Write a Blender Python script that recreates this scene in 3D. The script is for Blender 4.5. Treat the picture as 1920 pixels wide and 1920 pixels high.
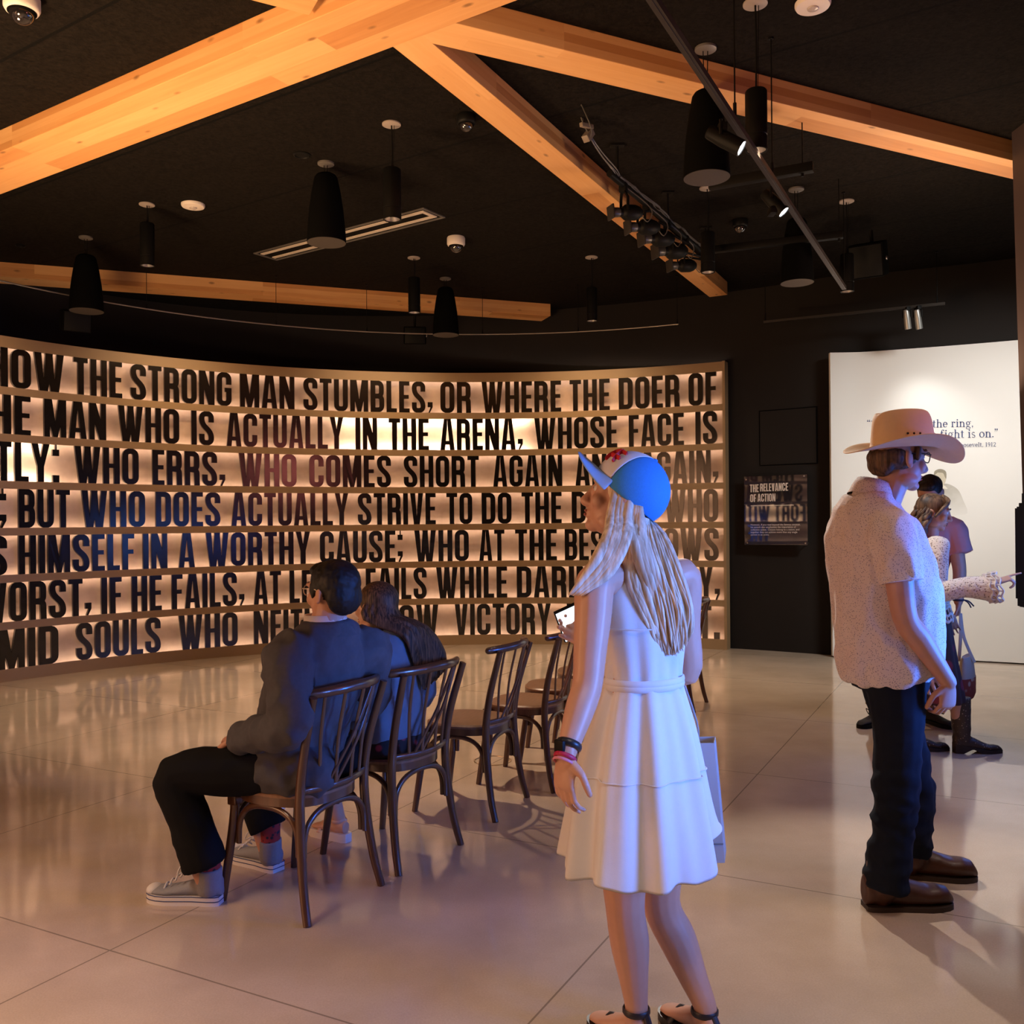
import bpy, bmesh, math, random
from mathutils import Vector, Matrix, noise
V = Vector
random.seed(7)
for o in list(bpy.data.objects):
    bpy.data.objects.remove(o)
SC = bpy.context.scene
COL = SC.collection

# ------------------------------------------------------------------ camera
F, EYE, HC = 1720.0, 1.51, 981.8
PHI = math.atan(12 / 1353.0)
RV = V((math.cos(PHI), 0, -math.sin(PHI)))
UV = V((math.sin(PHI), 0, math.cos(PHI)))
FV = V((0, 1, 0))
cam_data = bpy.data.cameras.new('camera')
cam = bpy.data.objects.new('camera', cam_data)
COL.objects.link(cam)
cam_data.sensor_width = 36
cam_data.lens = F / 1920 * 36
cam_data.shift_y = (HC - 960) / 1920
cam.matrix_world = Matrix(((RV.x, UV.x, -FV.x, 0), (RV.y, UV.y, -FV.y, 0), (RV.z, UV.z, -FV.z, EYE), (0, 0, 0, 1)))
SC.camera = cam

def ray(px, py):
    return FV + RV * ((px - 960) / F) + UV * ((HC - py) / F)
def onz(px, py, z):
    d = ray(px, py); return V((0, 0, EYE)) + d * ((z - EYE) / d.z)
def P(px, py, Y):
    return V((0, 0, EYE)) + ray(px, py) * Y

# ------------------------------------------------------------------ world, lights, exposure
world = bpy.data.worlds.new('dim_room'); SC.world = world
world.use_nodes = True
world.node_tree.nodes['Background'].inputs[0].default_value = (1.0, 0.72, 0.5, 1)
world.node_tree.nodes['Background'].inputs[1].default_value = 0.012
SC.view_settings.view_transform = 'Standard'
SC.view_settings.look = 'None'
SC.view_settings.exposure = 0.12
SC.view_settings.gamma = 1.0
SC.view_settings.use_curve_mapping = False
SC.cycles.use_denoising = True
SC.cycles.max_bounces = 6
SC.cycles.sample_clamp_indirect = 6.0

def light(name, kind, loc, target, energy, color, size=0.1, size_y=None, spot=60, blend=0.5):
    d = bpy.data.lights.new(name, kind)
    d.energy = energy; d.color = color
    if kind == 'AREA':
        d.size = size
        if size_y:
            d.shape = 'RECTANGLE'; d.size_y = size_y
    else:
        d.shadow_soft_size = size
    if kind == 'SPOT':
        d.spot_size = math.radians(spot); d.spot_blend = blend
    o = bpy.data.objects.new(name, d); COL.objects.link(o)
    o.location = loc
    o.rotation_euler = (V(target) - V(loc)).to_track_quat('-Z', 'Y').to_euler()
    return o
WARM = (1.0, 0.62, 0.34); WHITE = (1.0, 0.93, 0.86); BLUE = (0.10, 0.28, 1.0)
# amber uplight on the timber ceiling
def area(name, loc, target, energy, color, size, size_y, spread=180):
    o = light(name, 'AREA', loc, target, energy, color, size, size_y); o.data.spread = math.radians(spread); return o
area('amber_uplight', (-3.4, 0.6, 0.5), (-2.6, 2.9, 4.2), 150, (1.0, 0.60, 0.30), 1.2, 1.0, 95)
area('amber_uplight', (-4.3, 4.6, 0.5), (-2.2, 5.6, 4.2), 105, (1.0, 0.60, 0.30), 1.2, 1.0, 110)
area('amber_uplight', (3.45, 6.85, 2.3), (2.6, 6.6, 4.2), 26, (1.0, 0.66, 0.42), 0.5, 0.3, 140)  # added unseen lamp, brightens the underside of the right-hand beam
# rows of downlights overhead, outside the view
area('hall_downlight', (-2.6, 1.6, 4.15), (-2.6, 1.65, 0), 50, (1.0, 0.72, 0.50), 1.0, 1.0, 80)
area('hall_downlight', (0.7, 0.6, 4.15), (0.7, 0.65, 0), 24, (1.0, 0.78, 0.62), 1.0, 1.0, 80)
area('hall_downlight', (2.6, 2.6, 4.15), (2.6, 2.65, 0), 10, (1.0, 0.82, 0.68), 1.0, 1.0, 80)
for dg_ in (-62, -38, -14, 12):
    a_ = math.radians(dg_)
    area('added_wall_wash', (-0.22 + 4.97 * math.sin(a_), 5.68 + 4.97 * math.cos(a_), 3.66), (-0.22 + 5.8 * math.sin(a_), 5.68 + 5.8 * math.cos(a_), 1.9), 9, (1.0, 0.68, 0.38), 0.9, 0.08, 130)  # added lamps without fittings along the curved track, to brighten the rails
# amber exhibit on the left, red and blue ones round the hall
area('amber_exhibit', (-4.5, 1.3, 1.9), (0, 2.6, 1.2), 42, (1.0, 0.48, 0.24), 2.4, 2.2, 120)
area('red_exhibit', (3.3, 2.9, 2.75), (0, 6, 2.4), 9.0, (1.0, 0.22, 0.18), 1.4, 0.7, 120)
area('screen_glow', (3.0, 1.1, 1.45), (0.46, 2.6, 1.20), 19, (0.10, 0.27, 1.0), 0.8, 0.8, 48)
area('screen_glow', (3.35, 3.2, 1.10), (1.65, 3.6, 1.10), 14, (0.03, 0.19, 1.0), 0.6, 0.6, 48)  # extra lamp with no screen behind it, adds blue to the hat man's front
# white wash on the quote panel
area('panel_wash', (4.7, 7.0, 4.15), (4.6, 9.8, 1.2), 46, (1.0, 0.97, 0.92), 0.8, 0.5, 90)

# ------------------------------------------------------------------ materials
def nt(name):
    m = bpy.data.materials.new(name); m.use_nodes = True
    n = m.node_tree.nodes; l = m.node_tree.links
    return m, n, l, n['Principled BSDF']
def mat(name, col, rough=0.5, metal=0.0, var=0.0, scale=20.0, bump=0.0, bscale=None, spec=0.5, coat=0.0, stretch=None, sheen=0.0):
    m, n, l, b = nt(name)
    b.inputs['Base Color'].default_value = (*col, 1)
    b.inputs['Roughness'].default_value = rough
    b.inputs['Metallic'].default_value = metal
    b.inputs['Specular IOR Level'].default_value = spec
    b.inputs['Coat Weight'].default_value = coat
    if sheen: b.inputs['Sheen Weight'].default_value = sheen
    if var or bump:
        tc = n.new('ShaderNodeTexCoord'); mp = n.new('ShaderNodeMapping')
        l.new(tc.outputs['Object'], mp.inputs[0])
        if stretch: mp.inputs['Scale'].default_value = stretch
        nz = n.new('ShaderNodeTexNoise'); nz.inputs['Scale'].default_value = scale; nz.inputs['Detail'].default_value = 5
        l.new(mp.outputs[0], nz.inputs['Vector'])
        if var:
            cr = n.new('ShaderNodeMix'); cr.data_type = 'RGBA'
            cr.inputs[6].default_value = (*[c * (1 - var) for c in col], 1)
            cr.inputs[7].default_value = (*[min(1, c * (1 + var)) for c in col], 1)
            l.new(nz.outputs[0], cr.inputs[0]); l.new(cr.outputs[2], b.inputs['Base Color'])
        if bump:
            nb = nz
            if bscale:
                nb = n.new('ShaderNodeTexNoise'); nb.inputs['Scale'].default_value = bscale; nb.inputs['Detail'].default_value = 4
                l.new(mp.outputs[0], nb.inputs['Vector'])
            bp = n.new('ShaderNodeBump'); bp.inputs['Strength'].default_value = bump; bp.inputs['Distance'].default_value = 0.01
            l.new(nb.outputs[0], bp.inputs['Height']); l.new(bp.outputs[0], b.inputs['Normal'])
    return m
def emit(name, col, strength):
    m, n, l, b = nt(name)
    b.inputs['Base Color'].default_value = (0, 0, 0, 1)
    b.inputs['Emission Color'].default_value = (*col, 1)
    b.inputs['Emission Strength'].default_value = strength
    return m
def speckle(name, col, dot, scale, thr, rough=0.8, bump=0.0):
    m, n, l, b = nt(name)
    tc = n.new('ShaderNodeTexCoord'); vo = n.new('ShaderNodeTexVoronoi'); vo.inputs['Scale'].default_value = scale
    l.new(tc.outputs['Object'], vo.inputs['Vector'])
    mr = n.new('ShaderNodeMapRange'); mr.inputs[1].default_value = thr; mr.inputs[2].default_value = thr + 0.12
    l.new(vo.outputs['Distance'], mr.inputs[0])
    mx = n.new('ShaderNodeMix'); mx.data_type = 'RGBA'
    mx.inputs[6].default_value = (*dot, 1); mx.inputs[7].default_value = (*col, 1)
    l.new(mr.outputs[0], mx.inputs[0]); l.new(mx.outputs[2], b.inputs['Base Color'])
    b.inputs['Roughness'].default_value = rough
    if bump:
        bp = n.new('ShaderNodeBump'); bp.inputs['Strength'].default_value = bump; bp.inputs['Distance'].default_value = 0.006
        l.new(vo.outputs['Distance'], bp.inputs['Height']); l.new(bp.outputs[0], b.inputs['Normal'])
    return m
def math_node(n, l, op, a, b=None):
    q = n.new('ShaderNodeMath'); q.operation = op
    for i, v in enumerate((a, b)):
        if v is None: continue
        if isinstance(v, (int, float)): q.inputs[i].default_value = v
        else: l.new(v, q.inputs[i])
    return q.outputs[0]

def floor_mat():
    m, n, l, b = nt('polished_concrete')
    tc = n.new('ShaderNodeTexCoord'); mp = n.new('ShaderNodeMapping')
    mp.vector_type = 'POINT'
    ang = math.atan2(0.463, 0.886)
    mp.inputs['Rotation'].default_value = (0, 0, ang)
    l.new(tc.outputs['Object'], mp.inputs[0])
    sp = n.new('ShaderNodeSeparateXYZ'); l.new(mp.outputs[0], sp.inputs[0])
    def lines(sock, off, pitch):
        a = math_node(n, l, 'ADD', sock, -off + 20 * pitch + pitch / 2)
        a = math_node(n, l, 'MODULO', a, pitch)
        a = math_node(n, l, 'SUBTRACT', a, pitch / 2)
        a = math_node(n, l, 'ABSOLUTE', a)
        return math_node(n, l, 'LESS_THAN', a, 0.0035)
    joint = math_node(n, l, 'MAXIMUM', lines(sp.outputs[0], -1.25, 1.55), lines(sp.outputs[1], 3.88, 1.65))
    n1 = n.new('ShaderNodeTexNoise'); n1.inputs['Scale'].default_value = 1.3; n1.inputs['Detail'].default_value = 6; n1.inputs['Roughness'].default_value = 0.6
    l.new(tc.outputs['Object'], n1.inputs['Vector'])
    n2 = n.new('ShaderNodeTexNoise'); n2.inputs['Scale'].default_value = 160; n2.inputs['Detail'].default_value = 2
    l.new(tc.outputs['Object'], n2.inputs['Vector'])
    cr = n.new('ShaderNodeValToRGB')
    cr.color_ramp.elements[0].position = 0.3; cr.color_ramp.elements[0].color = (0.45, 0.345, 0.26, 1)
    cr.color_ramp.elements[1].position = 0.72; cr.color_ramp.elements[1].color = (0.61, 0.48, 0.37, 1)
    l.new(n1.outputs[0], cr.inputs[0])
    g = n.new('ShaderNodeMix'); g.data_type = 'RGBA'; g.blend_type = 'MULTIPLY'; g.inputs[0].default_value = 0.25
    l.new(cr.outputs[0], g.inputs[6]); l.new(n2.outputs[0], g.inputs[7])
    mx = n.new('ShaderNodeMix'); mx.data_type = 'RGBA'
    mx.inputs[7].default_value = (0.16, 0.12, 0.09, 1)
    l.new(math_node(n, l, 'MULTIPLY', joint, 0.75), mx.inputs[0]); l.new(g.outputs[2], mx.inputs[6]); l.new(mx.outputs[2], b.inputs['Base Color'])
    rr = n.new('ShaderNodeMapRange'); rr.inputs[3].default_value = 0.04; rr.inputs[4].default_value = 0.15
    l.new(n1.outputs[0], rr.inputs[0]); l.new(rr.outputs[0], b.inputs['Roughness'])
    b.inputs['Specular IOR Level'].default_value = 0.5
    return m
def wood_mat(name, c0, c1, c2, board=0.145, rough=0.5):
    # boards run along local X; colour shifts board by board, with grain and knots
    m, n, l, b = nt(name)
    tc = n.new('ShaderNodeTexCoord'); sp = n.new('ShaderNodeSeparateXYZ'); l.new(tc.outputs['Object'], sp.inputs[0])
    def pick(sock, step, off=50.0):
        return math_node(n, l, 'FLOOR', math_node(n, l, 'DIVIDE', math_node(n, l, 'ADD', sock, off), step))
    by = pick(sp.outputs[1], board, 50.03); bz = pick(sp.outputs[2], 0.05)
    wn0 = n.new('ShaderNodeTexWhiteNoise'); wn0.noise_dimensions = '1D'; l.new(by, wn0.inputs['W'])
    bxs = pick(math_node(n, l, 'ADD', sp.outputs[0], math_node(n, l, 'MULTIPLY', wn0.outputs[0], 3.0)), 2.3)
    cb = n.new('ShaderNodeCombineXYZ'); l.new(bxs, cb.inputs[0]); l.new(by, cb.inputs[1]); l.new(bz, cb.inputs[2])
    wn = n.new('ShaderNodeTexWhiteNoise'); wn.noise_dimensions = '3D'; l.new(cb.outputs[0], wn.inputs['Vector'])
    mp = n.new('ShaderNodeMapping'); mp.inputs['Scale'].default_value = (1.6, 26, 26); l.new(tc.outputs['Object'], mp.inputs[0])
    ad = n.new('ShaderNodeVectorMath'); ad.operation = 'ADD'; l.new(mp.outputs[0], ad.inputs[0]); l.new(wn.outputs['Color'], ad.inputs[1])
    nz = n.new('ShaderNodeTexNoise'); nz.inputs['Scale'].default_value = 1.0; nz.inputs['Detail'].default_value = 6; nz.inputs['Distortion'].default_value = 0.6
    l.new(ad.outputs[0], nz.inputs['Vector'])
    f = math_node(n, l, 'ADD', math_node(n, l, 'MULTIPLY', wn.outputs[0], 0.65), math_node(n, l, 'MULTIPLY', nz.outputs[0], 0.5))
    cr = n.new('ShaderNodeValToRGB')
    e = cr.color_ramp.elements
    e[0].position = 0.15; e[0].color = (*c0, 1); e[1].position = 0.95; e[1].color = (*c2, 1)
    k = e.new(0.55); k.color = (*c1, 1)
    l.new(f, cr.inputs[0])
    mk = n.new('ShaderNodeMapping'); mk.inputs['Scale'].default_value = (3.2, 7.5, 7.5); l.new(tc.outputs['Object'], mk.inputs[0])
    vo = n.new('ShaderNodeTexVoronoi'); vo.inputs['Scale'].default_value = 1.0; l.new(mk.outputs[0], vo.inputs['Vector'])
    kn = n.new('ShaderNodeMapRange'); kn.inputs[1].default_value = 0.05; kn.inputs[2].default_value = 0.13; kn.inputs[3].default_value = 0.7; kn.inputs[4].default_value = 0.0
    l.new(vo.outputs['Distance'], kn.inputs[0])
    mx = n.new('ShaderNodeMix'); mx.data_type = 'RGBA'; mx.inputs[7].default_value = (*[c * 0.3 for c in c0], 1)
    l.new(kn.outputs[0], mx.inputs[0]); l.new(cr.outputs[0], mx.inputs[6]); l.new(mx.outputs[2], b.inputs['Base Color'])
    b.inputs['Roughness'].default_value = rough
    return m
def ceil_mat():
    m, n, l, b = nt('black_sprayed_ceiling')
    tc = n.new('ShaderNodeTexCoord'); mp = n.new('ShaderNodeMapping')
    mp.inputs['Rotation'].default_value = (0, 0, math.atan2(0.542, 0.84)); l.new(tc.outputs['Object'], mp.inputs[0])
    sp = n.new('ShaderNodeSeparateXYZ'); l.new(mp.outputs[0], sp.inputs[0])
    nz = n.new('ShaderNodeTexNoise'); nz.inputs['Scale'].default_value = 38; nz.inputs['Detail'].default_value = 8; nz.inputs['Roughness'].default_value = 0.75
    l.new(tc.outputs['Object'], nz.inputs['Vector'])
    a = math_node(n, l, 'ADD', sp.outputs[1], 40.4); a = math_node(n, l, 'MODULO', a, 1.22); a = math_node(n, l, 'SUBTRACT', a, 0.61)
    a = math_node(n, l, 'ABSOLUTE', a); a = math_node(n, l, 'LESS_THAN', a, 0.011)
    cr = n.new('ShaderNodeValToRGB'); cr.color_ramp.elements[0].position = 0.35; cr.color_ramp.elements[0].color = (0.0025, 0.002, 0.0018, 1)
    cr.color_ramp.elements[1].position = 0.75; cr.color_ramp.elements[1].color = (0.019, 0.0145, 0.0115, 1)
    l.new(nz.outputs[0], cr.inputs[0])
    mx = n.new('ShaderNodeMix'); mx.data_type = 'RGBA'; mx.inputs[7].default_value = (0.003, 0.003, 0.003, 1)
    l.new(a, mx.inputs[0]); l.new(cr.outputs[0], mx.inputs[6]); l.new(mx.outputs[2], b.inputs['Base Color'])
    b.inputs['Roughness'].default_value = 0.95; b.inputs['Specular IOR Level'].default_value = 0.1
    bp = n.new('ShaderNodeBump'); bp.inputs['Strength'].default_value = 0.8; bp.inputs['Distance'].default_value = 0.02
    l.new(nz.outputs[0], bp.inputs['Height']); l.new(bp.outputs[0], b.inputs['Normal'])
    return m

M = dict(
    floor=floor_mat(), ceil=ceil_mat(),
    wall=mat('black_wall_paint', (0.013, 0.010, 0.0085), 0.75, var=0.15, scale=3, bump=0.05, bscale=180, spec=0.25),
    beam=wood_mat('glued_timber', (0.50, 0.22, 0.07), (0.66, 0.33, 0.12), (0.78, 0.45, 0.19)),
    rail=mat('bronze_laminate', (0.36, 0.235, 0.12), 0.45, var=0.06, scale=4, bump=0.03, bscale=300),
    back=mat('tan_backing', (0.50, 0.34, 0.235), 0.6, var=0.30, scale=6.5),  # cloudy variation puts the letters' shadow patches into the colour
    letter=mat('black_acrylic', (0.008, 0.006, 0.005), 0.17, spec=0.75),
    black=mat('black_metal', (0.005, 0.005, 0.005), 0.5, spec=0.12),
    matte=mat('black_matte', (0.003, 0.003, 0.003), 0.8, spec=0.03),
    grey=mat('grey_grille', (0.045, 0.036, 0.030), 0.8, var=0.2, scale=200),
    canopy=mat('grey_canopy', (0.30, 0.26, 0.235), 0.5, var=0.05),
    steel=mat('brushed_steel', (0.55, 0.52, 0.5), 0.35, metal=1.0, var=0.08, scale=40),
    dull=mat('dull_grey_metal', (0.20, 0.19, 0.18), 0.5, metal=0.6),
    white=mat('white_plastic', (0.72, 0.66, 0.62), 0.45, var=0.03, scale=8),
    panel=mat('white_panel', (0.80, 0.79, 0.76), 0.55, var=0.02, scale=2),
    ink=mat('navy_print', (0.02, 0.045, 0.16), 0.6, var=0.05, scale=30),
    chair=mat('dark_bentwood', (0.085, 0.034, 0.016), 0.28, var=0.45, scale=9, spec=0.6, coat=0.3, stretch=(6, 6, 1)),
    seat=mat('worn_seat_wood', (0.20, 0.105, 0.060), 0.38, var=0.35, scale=6, stretch=(2, 14, 4), spec=0.5),
    skin=mat('skin', (0.48, 0.25, 0.17), 0.5, var=0.10, scale=25, bump=0.03, bscale=260),
    skin2=mat('skin_fair', (0.56, 0.31, 0.22), 0.45, var=0.08, scale=25, bump=0.03, bscale=260),
    lips=mat('lip', (0.42, 0.13, 0.11), 0.4, var=0.05, scale=60),
    eyew=mat('eye_white', (0.7, 0.66, 0.62), 0.25, var=0.02, scale=60),
    iris=mat('eye_iris', (0.02, 0.014, 0.01), 0.2, var=0.05, scale=90),
)
# ------------------------------------------------------------------ object helpers
def bmn(): return bmesh.new()
def rootloc(p):
    v = V((0, 0, 0))
    while p is not None:
        v = v + p.location; p = p.parent
    return v
def link(name, me, m, parent=None, smooth=True, ang=40):
    o = bpy.data.objects.new(name, me); COL.objects.link(o)
    if m is not None:
        me.materials.clear(); me.materials.append(m)
    if parent is not None: o.parent = parent
    if smooth and len(me.polygons):
        me.shade_smooth()
        if ang: me.set_sharp_from_angle(angle=math.radians(ang))
    return o
def obj(name, bm, m, parent=None, smooth=True, ang=40, local=False, recalc=True):
    if recalc: bmesh.ops.recalc_face_normals(bm, faces=bm.faces[:])
    me = bpy.data.meshes.new(name)
    if parent is not None and not local:
        bmesh.ops.translate(bm, vec=-rootloc(parent), verts=bm.verts[:])
    bm.to_mesh(me); bm.free()
    return link(name, me, m, parent, smooth, ang)
def tag(o, label=None, cat=None, group=None, kind=None):
    if label: o['label'] = label
    if cat: o['category'] = cat
    if group: o['group'] = group
    if kind: o['kind'] = kind
    return o
def thing(name, label, cat, loc=(0, 0, 0), group=None, rotz=0.0):
    o = bpy.data.objects.new(name, None); COL.objects.link(o)
    o.empty_display_size = 0.1
    o.location = loc; o.rotation_euler = (0, 0, rotz)
    return tag(o, label, cat, group)
def copy_tree(o, parent=None):
    c = o.copy(); COL.objects.link(c)
    if parent is not None: c.parent = parent
    for ch in list(o.children): copy_tree(ch, c)
    return c
# ------------------------------------------------------------------ mesh helpers
def loft(bm, rings, n=16, cap=True, closed=True):
    """rings: (centre, half axis U, half axis V)"""
    R = []
    for c, u, v in rings:
        R.append([bm.verts.new(c + u * math.cos(2 * math.pi * i / n) + v * math.sin(2 * math.pi * i / n)) for i in range(n)])
    for a, b in zip(R, R[1:]):
        for i in range(n):
            bm.faces.new((a[i], a[(i + 1) % n], b[(i + 1) % n], b[i]))
    if cap:
        for r, c in ((R[0], rings[0][0]), (R[-1], rings[-1][0])):
            q = bm.verts.new(c)
            for i in range(n): bm.faces.new((r[i], r[(i + 1) % n], q))
    return R
def spl(pts, k=6):
    """Catmull-Rom through points (any-length tuples)"""
    P_ = [tuple(p) for p in pts]; out = []
    for i in range(len(P_) - 1):
        p0 = P_[max(i - 1, 0)]; p1 = P_[i]; p2 = P_[i + 1]; p3 = P_[min(i + 2, len(P_) - 1)]
        for j in range(k):
            t = j / k
            out.append(tuple(0.5 * ((2 * b) + (-a + c) * t + (2 * a - 5 * b + 4 * c - d) * t * t + (-a + 3 * b - 3 * c + d) * t ** 3) for a, b, c, d in zip(p0, p1, p2, p3)))
    out.append(P_[-1]); return out
def tube(bm, pts, rad, n=10, flat=1.0, hint=None, round_end=False, k=0):
    """round (or flattened) tube; pts Vectors, rad number or list; flat scales the axis across the hint"""
    if not isinstance(rad, (list, tuple)): rad = [rad] * len(pts)
    if k:
        s = spl([(*p, r) for p, r in zip(pts, rad)], k)
        pts = [V(q[:3]) for q in s]; rad = [max(q[3], 0.0005) for q in s]
    pts = [V(p) for p in pts]
    T = []
    for i in range(len(pts)):
        t = pts[min(i + 1, len(pts) - 1)] - pts[max(i - 1, 0)]
        T.append(t.normalized() if t.length > 1e-9 else V((0, 0, 1)))
    h = V(hint) if hint is not None else (V((0, 0, 1)) if abs(T[0].z) < 0.9 else V((1, 0, 0)))
    rings = []
    for p, t, r in zip(pts, T, rad):
        u = h - t * h.dot(t)
        if u.length < 1e-5: u = t.orthogonal()
        u.normalize(); w = t.cross(u)
        if hint is None: h = u
        rings.append((p, u * r, w * (r * flat)))
    if round_end:
        for end in ((0, -1) if round_end is True else (0,)):
            c, u, w = rings[end]; t = T[end] * (-1 if end == 0 else 1); r = rad[end]
            ex = [(c + t * r * 0.5, u * 0.85, w * 0.85), (c + t * r * 0.88, u * 0.45, w * 0.45)]
            if end == 0: rings = ex[::-1] + rings
            else: rings = rings + ex
    loft(bm, rings, n)
def ell(bm, c, r, rot=None, seg=18, rg=12):
    mt = Matrix.Translation(V(c)) @ (rot.to_4x4() if rot is not None else Matrix.Identity(4)) @ Matrix.Diagonal((*((r, r, r) if isinstance(r, (int, float)) else r), 1))
    bmesh.ops.create_uvsphere(bm, u_segments=seg, v_segments=rg, radius=1.0, matrix=mt)
def box(bm, c, s, rot=None, bevel=0.0):
    mt = Matrix.Translation(V(c)) @ (rot.to_4x4() if rot is not None else Matrix.Identity(4)) @ Matrix.Diagonal((*s, 1))
    r = bmesh.ops.create_cube(bm, size=1.0, matrix=mt)
    if bevel:
        es = list({e for v in r['verts'] for e in v.link_edges})
        bmesh.ops.bevel(bm, geom=es, offset=bevel, segments=2, affect='EDGES', profile=0.6)
def lathe(bm, prof, c=(0, 0, 0), n=28, rot=None, cap=True):
    R = rot if rot is not None else Matrix.Identity(3)
    rings = [(V(c) + R @ V((0, 0, z)), R @ V((max(r, 1e-4), 0, 0)), R @ V((0, max(r, 1e-4), 0))) for r, z in prof]
    loft(bm, rings, n, cap)
def rotto(d, up=(0, 0, 1)):
    """matrix whose local Y points along d, Z near up"""
    y = V(d).normalized(); x = y.cross(V(up))
    if x.length < 1e-5: x = V((1, 0, 0))
    x.normalize(); z = x.cross(y)
    return Matrix((x, y, z)).transposed()
def rotz_to(d):
    """matrix whose local Z points along d"""
    return V(d).to_track_quat('Z', 'Y').to_matrix()
def poly(bm, pts, w0, w1, fn):
    """prism of a 2-D outline, mapped through fn(u, v, w)"""
    a = [bm.verts.new(fn(u, v, w0)) for u, v in pts]; b = [bm.verts.new(fn(u, v, w1)) for u, v in pts]
    n = len(pts)
    bm.faces.new(a[::-1]); bm.faces.new(b)
    for i in range(n): bm.faces.new((a[i], a[(i + 1) % n], b[(i + 1) % n], b[i]))
def union(bm, voxel=0.006, smooth=2, seed=0, fold=0.0, fscale=(6, 6, 4), fine=0.0, fs2=30.0, bias=None):
    """merge the closed shapes in bm into one continuous surface"""
    me = bpy.data.meshes.new('tmp'); bm.to_mesh(me); bm.free()
    o = bpy.data.objects.new('tmp', me); COL.objects.link(o)
    md = o.modifiers.new('r', 'REMESH'); md.mode = 'VOXEL'; md.voxel_size = voxel
    dg = bpy.context.evaluated_depsgraph_get(); dg.update()
    m2 = bpy.data.meshes.new_from_object(o.evaluated_get(dg))
    bpy.data.objects.remove(o); bpy.data.meshes.remove(me)
    b = bmesh.new(); b.from_mesh(m2); bpy.data.meshes.remove(m2)
    for _ in range(smooth): bmesh.ops.smooth_vert(b, verts=b.verts[:], factor=0.5, use_axis_x=True, use_axis_y=True, use_axis_z=True)
    if fold or fine:
        b.normal_update()
        dv = []
        for v in b.verts:
            q = V((v.co.x * fscale[0] + seed, v.co.y * fscale[1], v.co.z * fscale[2]))
            d = fold * (1 - 2 * abs(noise.noise(q))) * 0.9 + fold * 0.5 * noise.noise(q * 2.3) if fold else 0
            if fine: d += fine * noise.noise(v.co * fs2)
            if bias: d *= bias(v.co)
            dv.append(d)
        for v, d in zip(b.verts, dv): v.co += v.normal * d
    return b
def shell(name, bm, m, parent, thick=0.004, sub=1, **kw):
    o = obj(name, bm, m, parent, ang=None, **kw)
    md = o.modifiers.new('s', 'SOLIDIFY'); md.thickness = thick; md.offset = 0
    if sub:
        md = o.modifiers.new('u', 'SUBSURF'); md.levels = sub; md.render_levels = sub
    return o
# ------------------------------------------------------------------ condensed block capitals
SW = 0.155
def fil(pts, r, closed=False, k=5):
    """polyline with rounded corners"""
    out = []; n = len(pts)
    for i, p in enumerate(pts):
        if not closed and i in (0, n - 1): out.append(V(p)); continue
        a = V(pts[i - 1]); b = V(pts[(i + 1) % n]); c = V(p)
        da = (a - c); db = (b - c); rr = min(r, da.length * 0.5, db.length * 0.5)
        p0 = c + da.normalized() * rr; p1 = c + db.normalized() * rr
        for j in range(k + 1):
            t = j / k; out.append(p0 * (1 - t) ** 2 + c * 2 * t * (1 - t) + p1 * t * t)
    return out
def strip(pts, w, closed=False):
    """quads of a thick polyline"""
    n = len(pts); L = []; Rr = []
    for i in range(n):
        if closed: a = pts[i - 1]; b = pts[(i + 1) % n]
        else: a = pts[max(i - 1, 0)]; b = pts[min(i + 1, n - 1)]
        t = (b - a).normalized(); nn = V((-t.y, t.x))
        L.append(pts[i] + nn * w / 2); Rr.append(pts[i] - nn * w / 2)
    return [('strip', L, Rr, closed)]
def bx2(x0, y0, x1, y1): return [[(x0, y0), (x1, y0), (x1, y1), (x0, y1)]]
h_ = SW / 2
def gV(x, w=0.42): return [[(x, 1), (x + 0.16, 1), (x + w / 2, 0.24), (x + w - 0.16, 1), (x + w, 1), (x + w / 2 + 0.095, 0), (x + w / 2 - 0.095, 0)]]
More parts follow.
